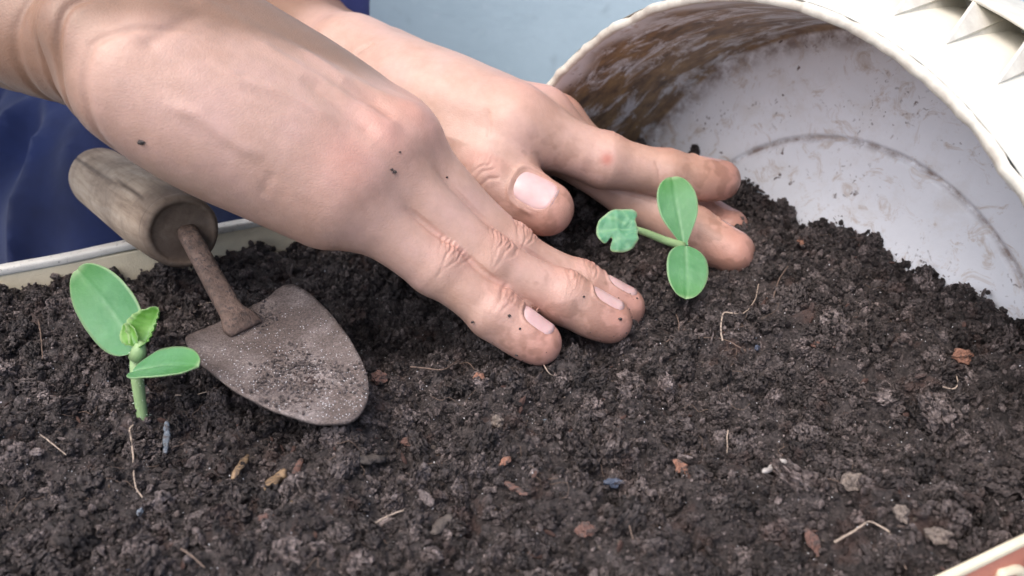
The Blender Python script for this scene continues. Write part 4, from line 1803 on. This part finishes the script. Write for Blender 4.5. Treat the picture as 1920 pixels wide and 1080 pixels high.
def hairs(root, stem, path, r, n, mat, length=0.0009, seed=1):
    rg = random.Random(seed)
    gv, gf = [], []
    for _ in range(n):
        i = rg.randrange(len(path))
        d = unit([rg.gauss(0, 1) for _ in range(3)])
        p = path[i] + d * r * 0.9
        V, Fc = tube([p, p + d * length * rg.uniform(0.5, 1.2)], [0.00007, 0.00003], 4)
        k = len(gv)
        gv += V
        gf += [tuple(k + x for x in f) for f in Fc]
    tag(child('stem_hairs', gv, gf, mat, root), None, None, None, 'stuff').parent = stem


def build_seedlings():
    g = 'seedlings in the planter'
    M_HAIR = mat_plain('stem_hair', (0.62, 0.72, 0.60), 0.5, 0.1)
    # ---- the one beside the trowel
    b = ground_pt(266, 792, -0.002)
    root = empty('seedling', b, 'green seedling with one upright and one flat seed leaf beside the trowel', 'seedling', g)
    node = px(258, 664, 0.268)
    path = spline([b - np.array([0, 0, 0.004]), px(262, 745, 0.2685), px(256, 695, 0.267), node], 20)
    V, Fc = tube(path, np.linspace(0.0016, 0.0021, 20), 14)
    stem = child('stem', V, Fc, M_STEM, root)
    hairs(root, stem, path, 0.0021, 160, M_HAIR, 0.0008, 3)
    add_leaf('seed_leaf', root, M_COTY, px(262, 668, 0.2665), px(146, 505, 0.279), (0.80, 0.15, 0.55), 0.0192, coty, cup=0.06, arch=-0.05, seed=3)
    add_leaf('seed_leaf', root, M_COTY, px(247, 696, 0.2625), px(370, 684, 0.2520), (0.12, -1.0, 0.05), 0.0142, lambda u: oval(u, 2.1), cup=0.10, arch=0.05, seed=4)
    pt = lambda u: max(0.04, math.sin(math.pi * min(1, 0.10 + 0.88 * u)) ** 0.8)
    add_leaf('young_leaf', root, M_TRUE, px(262, 652, 0.2655), px(298, 577, 0.268), (0.9, 0.1, 0.45), 0.0090, pt, cup=0.60, arch=-0.10, nu=30, nv=13, serr=0.24, th=0.0004, rough=0.0009, seed=5)
    add_leaf('young_leaf', root, M_TRUE, px(256, 648, 0.2645), px(233, 606, 0.266), (0.8, 0.1, 0.5), 0.0048, pt, cup=0.30, arch=0.02, nu=24, nv=9, serr=0.3, th=0.0004, rough=0.0006, seed=6)
    V, Fc = tube([px(258, 672, 0.2665), px(261, 655, 0.2655), px(266, 640, 0.265)], [0.0027, 0.0021, 0.0010], 10)
    child('leaf_stalk', V, Fc, M_STEM, root)
    # ---- the one between the hands
    b = ground_pt(1266, 560, -0.002)
    root = empty('seedling', b, 'green seedling with a notched leaf on a stalk between the hands', 'seedling', g)
    node = px(1282, 462, 0.3235)
    path = spline([b - np.array([0, 0, 0.004]), px(1270, 530, 0.3275), px(1278, 492, 0.3265), node], 18)
    V, Fc = tube(path, np.linspace(0.0019, 0.0019, 18), 14)
    stem = child('stem', V, Fc, M_STEM, root)
    hairs(root, stem, path, 0.0019, 90, M_HAIR, 0.0007, 4)
    add_leaf('seed_leaf', root, M_COTY, px(1283, 461, 0.3225), px(1260, 331, 0.331), (1.0, 0.0, 0.15), 0.0146, lambda u: max(0.20 * (1 - u), oval(u ** 1.35, 2.0) * (0.72 + 0.28 * sstep(0.0, 0.45, u))), cup=0.10, arch=0.04, seed=7)
    add_leaf('seed_leaf', root, M_COTY, px(1286, 461, 0.3215), px(1287, 558, 0.3085), (1.0, 0.05, -0.05), 0.0148, lambda u: oval(u, 2.2), cup=0.05, arch=0.08, seed=8)
    pet = spline([node, px(1245, 450, 0.3215), px(1215, 438, 0.319), px(1192, 430, 0.317)], 16)
    V, Fc = tube(pet, np.linspace(0.0016, 0.0012, 16), 10)
    child('leaf_stalk', V, Fc, M_STEM, root)
    # notched true leaf: outline on a plane facing up and to the camera
    zz = [(455, 592), (440, 548), (450, 515), (425, 497), (380, 494), (330, 504), (290, 528), (262, 560), (252, 600), (262, 638), (290, 657), (308, 642), (322, 634),
          (330, 645), (322, 668), (322, 690), (350, 704), (400, 696), (428, 680), (442, 660), (456, 640), (452, 615)]
    out = [(1020 + x / 2.572, 200 + y / 2.572) for x, y in zz]
    c = px(1160, 432, 0.3150)
    nrm = unit([-0.1, -0.62, 0.78])

    def onp(x, y):
        d = ray(x, y)
        return CC + d * (((c - CC) @ nrm) / (d @ nrm))

    ring = spline([onp(*p) for p in out] + [onp(*out[0])], 90)[:-1]
    root_pt = onp(1195, 431)
    m = len(ring)
    rings = 9
    T, C = [], []
    for r in range(rings):
        f = (r + 1) / rings
        for k in range(m):
            p = root_pt * 0 + c + (ring[k] - c) * f
            T.append(p)
            ang = math.atan2(*(np.array([(p - root_pt) @ nrm_ for nrm_ in (unit(np.cross(nrm, [1, 0, 0])), np.array([1.0, 0, 0]))])))
            vein = max(math.exp(-(((ang - a_ + math.pi) % (2 * math.pi) - math.pi) / 0.06) ** 2) for a_ in (math.pi, math.pi - 0.5, -math.pi + 0.5, math.pi - 1.0, -math.pi + 1.0))
            C.append((0.55 * vein, 0.15, 0.7 * (f > 0.97)))
    T = [c] + T
    C = [(0.2, 0.1, 0)] + C
    T = np.array(T)
    rr = np.linalg.norm(T - c, axis=1) / 0.009
    T = T + nrm * (0.0010 * fbm(T / 0.0032, 2, 91) + 0.0011 * (1 - rr ** 2))[:, None]
    K = len(T)
    V = np.vstack([T, T - nrm * 0.0006])
    Fc = []
    for k in range(m):
        k2 = (k + 1) % m
        Fc.append((0, 1 + k, 1 + k2))
        Fc.append((K, K + 1 + k2, K + 1 + k))
        for r in range(rings - 1):
            q = (1 + r * m + k, 1 + (r + 1) * m + k, 1 + (r + 1) * m + k2, 1 + r * m + k2)
            Fc.append(q)
            Fc.append(tuple(K + x for x in q[::-1]))
        e, e2 = 1 + (rings - 1) * m + k, 1 + (rings - 1) * m + k2
        Fc.append((e, K + e, K + e2, e2))
    o = child('notched_leaf', V, Fc, M_TRUE2, root)
    paint(o, 'vein', np.array(C + C))


# ================================================================== BITS LYING ON THE SOIL
def rock(name, x, y, r, mat, squash, label, cat, group, seed, rot=0.0):
    r *= 0.78
    c = ground_pt(x, y, 0.0022) + np.array([0, 0, r * squash[2] * 0.12])
    bm = bmesh.new()
    bmesh.ops.create_icosphere(bm, subdivisions=3, radius=1.0)
    V = np.array([v.co[:] for v in bm.verts])
    Fc = [tuple(v.index for v in f.verts) for f in bm.faces]
    bm.free()
    V = V * (1 + 0.42 * fbm(V * 1.5 + seed, 4, seed, 0.6))[:, None] + 0.16 * np.sign(V) * (np.abs(V) > 0.75)
    V = V * np.asarray(squash) * r
    ca, sa = math.cos(rot), math.sin(rot)
    V = V @ np.array([[ca, sa, 0], [-sa, ca, 0], [0, 0, 1]])
    V = V @ np.array([[1, 0, 0], [0, 0.88, 0.47], [0, -0.47, 0.88]])
    o = mesh_obj(name, V, Fc, mat, None, False)
    o.location = tuple(map(float, c))
    return tag(o, label, cat, group)


def sliver(name, pts, r, mat, label, cat, group, lift=0.0027, flat=0.45):
    P = np.array([ground_pt(x, y, lift) for x, y in pts])
    path = spline(P, 14)
    rad = r * (1 - 0.6 * np.abs(np.linspace(-1, 1, 14)) ** 4)
    V, Fc = tube(path, rad, 8)
    V = np.array(V)
    V = path.repeat(8, 0) + (V - path.repeat(8, 0)) * np.array([1, 1, flat]) * (1 + 0.45 * fbm(V / 0.0016, 3, int(pts[0][0])))[:, None]
    b = path.mean(0)
    o = mesh_obj(name, V - b, Fc, mat)
    o.location = tuple(map(float, b))
    return tag(o, label, cat, group)


def rootlet(pts, r, mat, label, lift=0.0034):
    P = np.array([ground_pt(x, y, lift) for x, y in pts])
    P[:, 2] = P[:, 2] * 0.5 + P[:, 2].mean() * 0.5 + 0.0006
    path = spline(P, 12 * len(pts))
    path += 0.00018 * np.column_stack([vnoise(path / 0.003, 3), vnoise(path / 0.003, 4), vnoise(path / 0.003, 5)])
    V, Fc = tube(path, np.linspace(r, r * 0.55, len(path)) * 0.8, 7)
    b = path[0]
    o = mesh_obj('rootlet', np.array(V) - b, Fc, mat)
    o.location = tuple(map(float, b))
    return tag(o, label, 'rootlet', 'pale rootlets on the soil')


def build_bits():
    g = 'bark chips on the soil'
    rock('bark_chip', 1803, 668, 0.0034, M_CHIP, (1, 0.75, 0.55), 'orange bark chip lying alone below the bucket mouth', 'bark chip', g, 11)
    rock('bark_chip', 1275, 876, 0.0026, M_CHIP, (0.7, 1.1, 0.5), 'small orange bark chip beside the blue grey stone', 'bark chip', g, 12, 0.5)
    rock('bark_chip', 899, 712, 0.0026, M_CHIP, (0.8, 1, 0.6), 'orange bark chip in front of the little finger', 'bark chip', g, 13)
    rock('bark_chip', 712, 708, 0.0028, M_CHIPR, (1, 0.8, 0.7), 'red brown bark crumb next to the trowel tip', 'bark chip', g, 14)
    rock('bark_chip', 104, 757, 0.0027, M_CHIP, (0.8, 1, 0.5), 'orange red bark chip behind the seedling by the trowel', 'bark chip', g, 15, 0.6)
    rock('bark_chip', 948, 864, 0.0017, M_CHIP, (1.3, 0.6, 0.4), 'tiny orange bark sliver in the open soil', 'bark chip', g, 16, 0.6)
    rock('bark_chip', 768, 828, 0.0024, M_CHIPR, (1.2, 0.7, 0.5), 'dull red bark flake in the open soil', 'bark chip', g, 17)
    rock('bark_chip', 1098, 994, 0.0026, M_CHIPR, (1.0, 0.8, 0.5), 'pinkish red bark flake near the front of the soil', 'bark chip', g, 18)
    rock('bark_chip', 1522, 1015, 0.0028, M_CHIPR, (0.6, 1.2, 0.5), 'long red bark chip near the front rim', 'bark chip', g, 19, 0.3)
    rock('bark_chip', 1536, 645, 0.0022, M_CHIPR, (1.2, 0.7, 0.5), 'dark red bark flake in the soil below the bucket', 'bark chip', g, 20)
    rock('bark_chip', 500, 972, 0.0022, M_CHIPR, (1, 0.7, 0.5), 'faded red bark flake beside the pale blue grit', 'bark chip', g, 22)
    rock('bark_chip', 1505, 452, 0.0024, M_CHIP, (1.1, 0.7, 0.5), 'rusty bark chip on the heap inside the bucket', 'bark chip', g, 23)
    g = 'stones in the soil'
    rock('stone', 1187, 864, 0.0025, M_BLUEST, (1, 0.9, 0.8), 'blue grey stone with pale flecks in the open soil', 'stone', g, 31)
    rock('stone', 1600, 905, 0.0034, M_PALE, (0.8, 1, 0.7), 'lumpy tan stone near the white root piece', 'stone', g, 32, 0.5)
    rock('stone', 1690, 965, 0.0026, M_PALE, (0.8, 1, 0.7), 'pale pointed stone behind the long curved rootlet', 'stone', g, 33)
    rock('stone', 1757, 1003, 0.0029, M_PALE, (1.1, 0.8, 0.7), 'broad pale stone by the front rim', 'stone', g, 34)
    rock('stone', 935, 790, 0.0021, M_PALE, (1, 0.9, 0.8), 'round whitish stone in the middle of the soil', 'stone', g, 35)
    rock('stone', 410, 938, 0.0024, M_BLUEST, (1.3, 0.7, 0.5), 'flat pale blue grit fragment near the straw pieces', 'stone', g, 36)
    rock('stone', 262, 961, 0.0011, M_BLUEST, (1, 1, 0.9), 'small round grey bead of grit', 'stone', g, 37)
    rock('stone', 1150, 905, 0.0022, M_BLUEDK, (1.2, 0.7, 0.5), 'dark blue flake beside the blue grey stone', 'stone', g, 38)
    rock('stone', 1024, 790, 0.0011, M_BLUEST, (1, 0.7, 0.9), 'tiny shiny bluish stone in the open soil', 'stone', g, 39)
    rock('stone', 1420, 652, 0.0010, M_BLUEDK, (1, 1, 1), 'small round dark grain beneath the forked rootlet', 'stone', g, 40)
    g = 'plant scraps on the soil'
    sliver('straw', [(500, 924), (512, 905), (522, 896), (536, 880)], 0.0018, M_STRAW, 'thick tan straw piece in front of the trowel', 'straw', g)
    sliver('straw', [(436, 898), (446, 882), (455, 868), (464, 853)], 0.0012, M_STRAW, 'thin tan straw piece behind the thick one', 'straw', g)
    sliver('straw', [(545, 905), (556, 885), (566, 860)], 0.0011, M_CHIPR, 'dark red stalk piece beside the thick straw', 'straw', g)
    sliver('twig', [(664, 864), (690, 861), (720, 862)], 0.0019, M_STICK, 'short grey brown twig to the right of the red stalk', 'twig', g)
    sliver('twig', [(944, 903), (965, 915), (990, 928)], 0.0011, M_CHIPR, 'reddish twig slanting in the open soil', 'twig', g)
    sliver('twig', [(812, 1000), (826, 985), (845, 964)], 0.0018, M_STICK, 'dark flat twig near the front of the soil', 'twig', g)
    sliver('root_piece', [(1430, 885), (1450, 875), (1466, 866), (1482, 868)], 0.0009, M_WHITE, 'short white wavy root piece on the soil', 'root', None, 0.0058, 1.0)
    sliver('paper_scrap', [(312, 790), (313, 815), (309, 850)], 0.0012, M_BLUEST, 'pale blue crumpled scrap beside the seedling stem', 'scrap', None, 0.0036, 0.4)
    rl = rootlet
    rl([(254, 798), (243, 806), (248, 830), (250, 860), (252, 890), (257, 920), (268, 936)], 0.00042, M_ROOT, 'long pale rootlet trailing from the foot of the seedling by the trowel')
    rl([(1353, 652), (1352, 620), (1356, 586), (1372, 584), (1395, 583), (1415, 565), (1421, 542)], 0.00045, M_ROOT, 'bent pale rootlet in front of the notched leaf seedling')
    rl([(1562, 1030), (1590, 1010), (1615, 985), (1632, 978), (1660, 992), (1685, 1012)], 0.00045, M_ROOT, 'arched pale rootlet beside the tan stone')
    rl([(1685, 1012), (1684, 1030), (1692, 1055), (1698, 1075)], 0.0005, M_ROOTD, 'reddish rootlet hanging off the arched one')
    rl([(1450, 560), (1460, 530), (1478, 500)], 0.00035, M_ROOTD, 'thin dark rootlet sticking up in front of the bucket')
    rl([(1765, 733), (1785, 736), (1796, 722), (1795, 700)], 0.00035, M_ROOT, 'hooked rootlet beneath the orange bark chip')
    rl([(770, 690), (800, 692), (830, 690), (862, 687)], 0.00038, M_ROOTD, 'straight brown rootlet in front of the little finger')
    rl([(862, 688), (880, 690), (900, 702)], 0.0003, M_ROOTD, 'short brown rootlet meeting the orange chip by the finger')
    rl([(704, 984), (730, 972), (757, 958)], 0.0004, M_ROOT, 'pale rootlet lying by the dark flat twig')
    rl([(1018, 676), (1030, 700), (1042, 718)], 0.0003, M_ROOT, 'short rootlet at the tip of the little finger')
    rl([(1250, 640), (1272, 630), (1268, 590), (1250, 572)], 0.0003, M_ROOTD, 'fine brown rootlet at the foot of the notched leaf seedling')
    rl([(340, 1030), (362, 1046), (385, 1072)], 0.0004, M_ROOTD, 'brown rootlet at the front left of the soil')
    rl([(78, 818), (100, 835), (125, 858)], 0.0003, M_ROOT, 'faint straight rootlet behind the long trailing one')
    rl([(330, 745), (360, 744), (388, 736)], 0.0003, M_ROOT, 'pale rootlet at the near edge of the trowel blade')
    rl([(335, 578), (370, 578), (395, 570), (405, 575)], 0.0003, M_ROOT, 'fine rootlet touching the trowel shank')
    rl([(1300, 640), (1340, 643), (1370, 640), (1400, 655)], 0.0003, M_ROOTD, 'fine brown rootlet crossing the bent pale one')
    rl([(1365, 810), (1362, 830), (1364, 850)], 0.00032, M_ROOT, 'short upright rootlet near the middle of the soil')
    rl([(72, 600), (78, 640), (82, 680)], 0.00035, M_ROOTD, 'brown rootlet behind the upright seed leaf')
    rl([(1175, 950), (1180, 980), (1188, 1010)], 0.0004, M_ROOTD, 'reddish rootlet near the front of the soil')
    # countless hair-fine fibres
    gv, gf = [], []
    rg = np.random.default_rng(11)
    for _ in range(330):
        s, w = rg.uniform(S0 + 0.02, S1 - 0.02), rg.uniform(0.01, WID - 0.01)
        p = pl(s, w)
        a = rg.uniform(0, 6.28)
        n = 6
        L_ = rg.uniform(0.004, 0.018)
        pts = []
        for k in range(n):
            pts.append(p + np.array([math.cos(a), math.sin(a), 0]) * L_ * k / n)
            a += rg.normal() * 0.35
        pts = np.array(pts)
        pts[:, 2] = soil_h(pts) + 0.0010 + rg.uniform(-0.0004, 0.0014, n)
        V, Fc = tube(spline(pts, 14), 0.00010, 4)
        k = len(gv)
        gv += list(V)
        gf += [tuple(k + x for x in f) for f in Fc]
    tag(mesh_obj('root_fibres', gv, gf, M_ROOTD), 'fine root fibres scattered through the soil', 'fibres', None, 'stuff')


build_trowel()
build_seedlings()
build_bits()
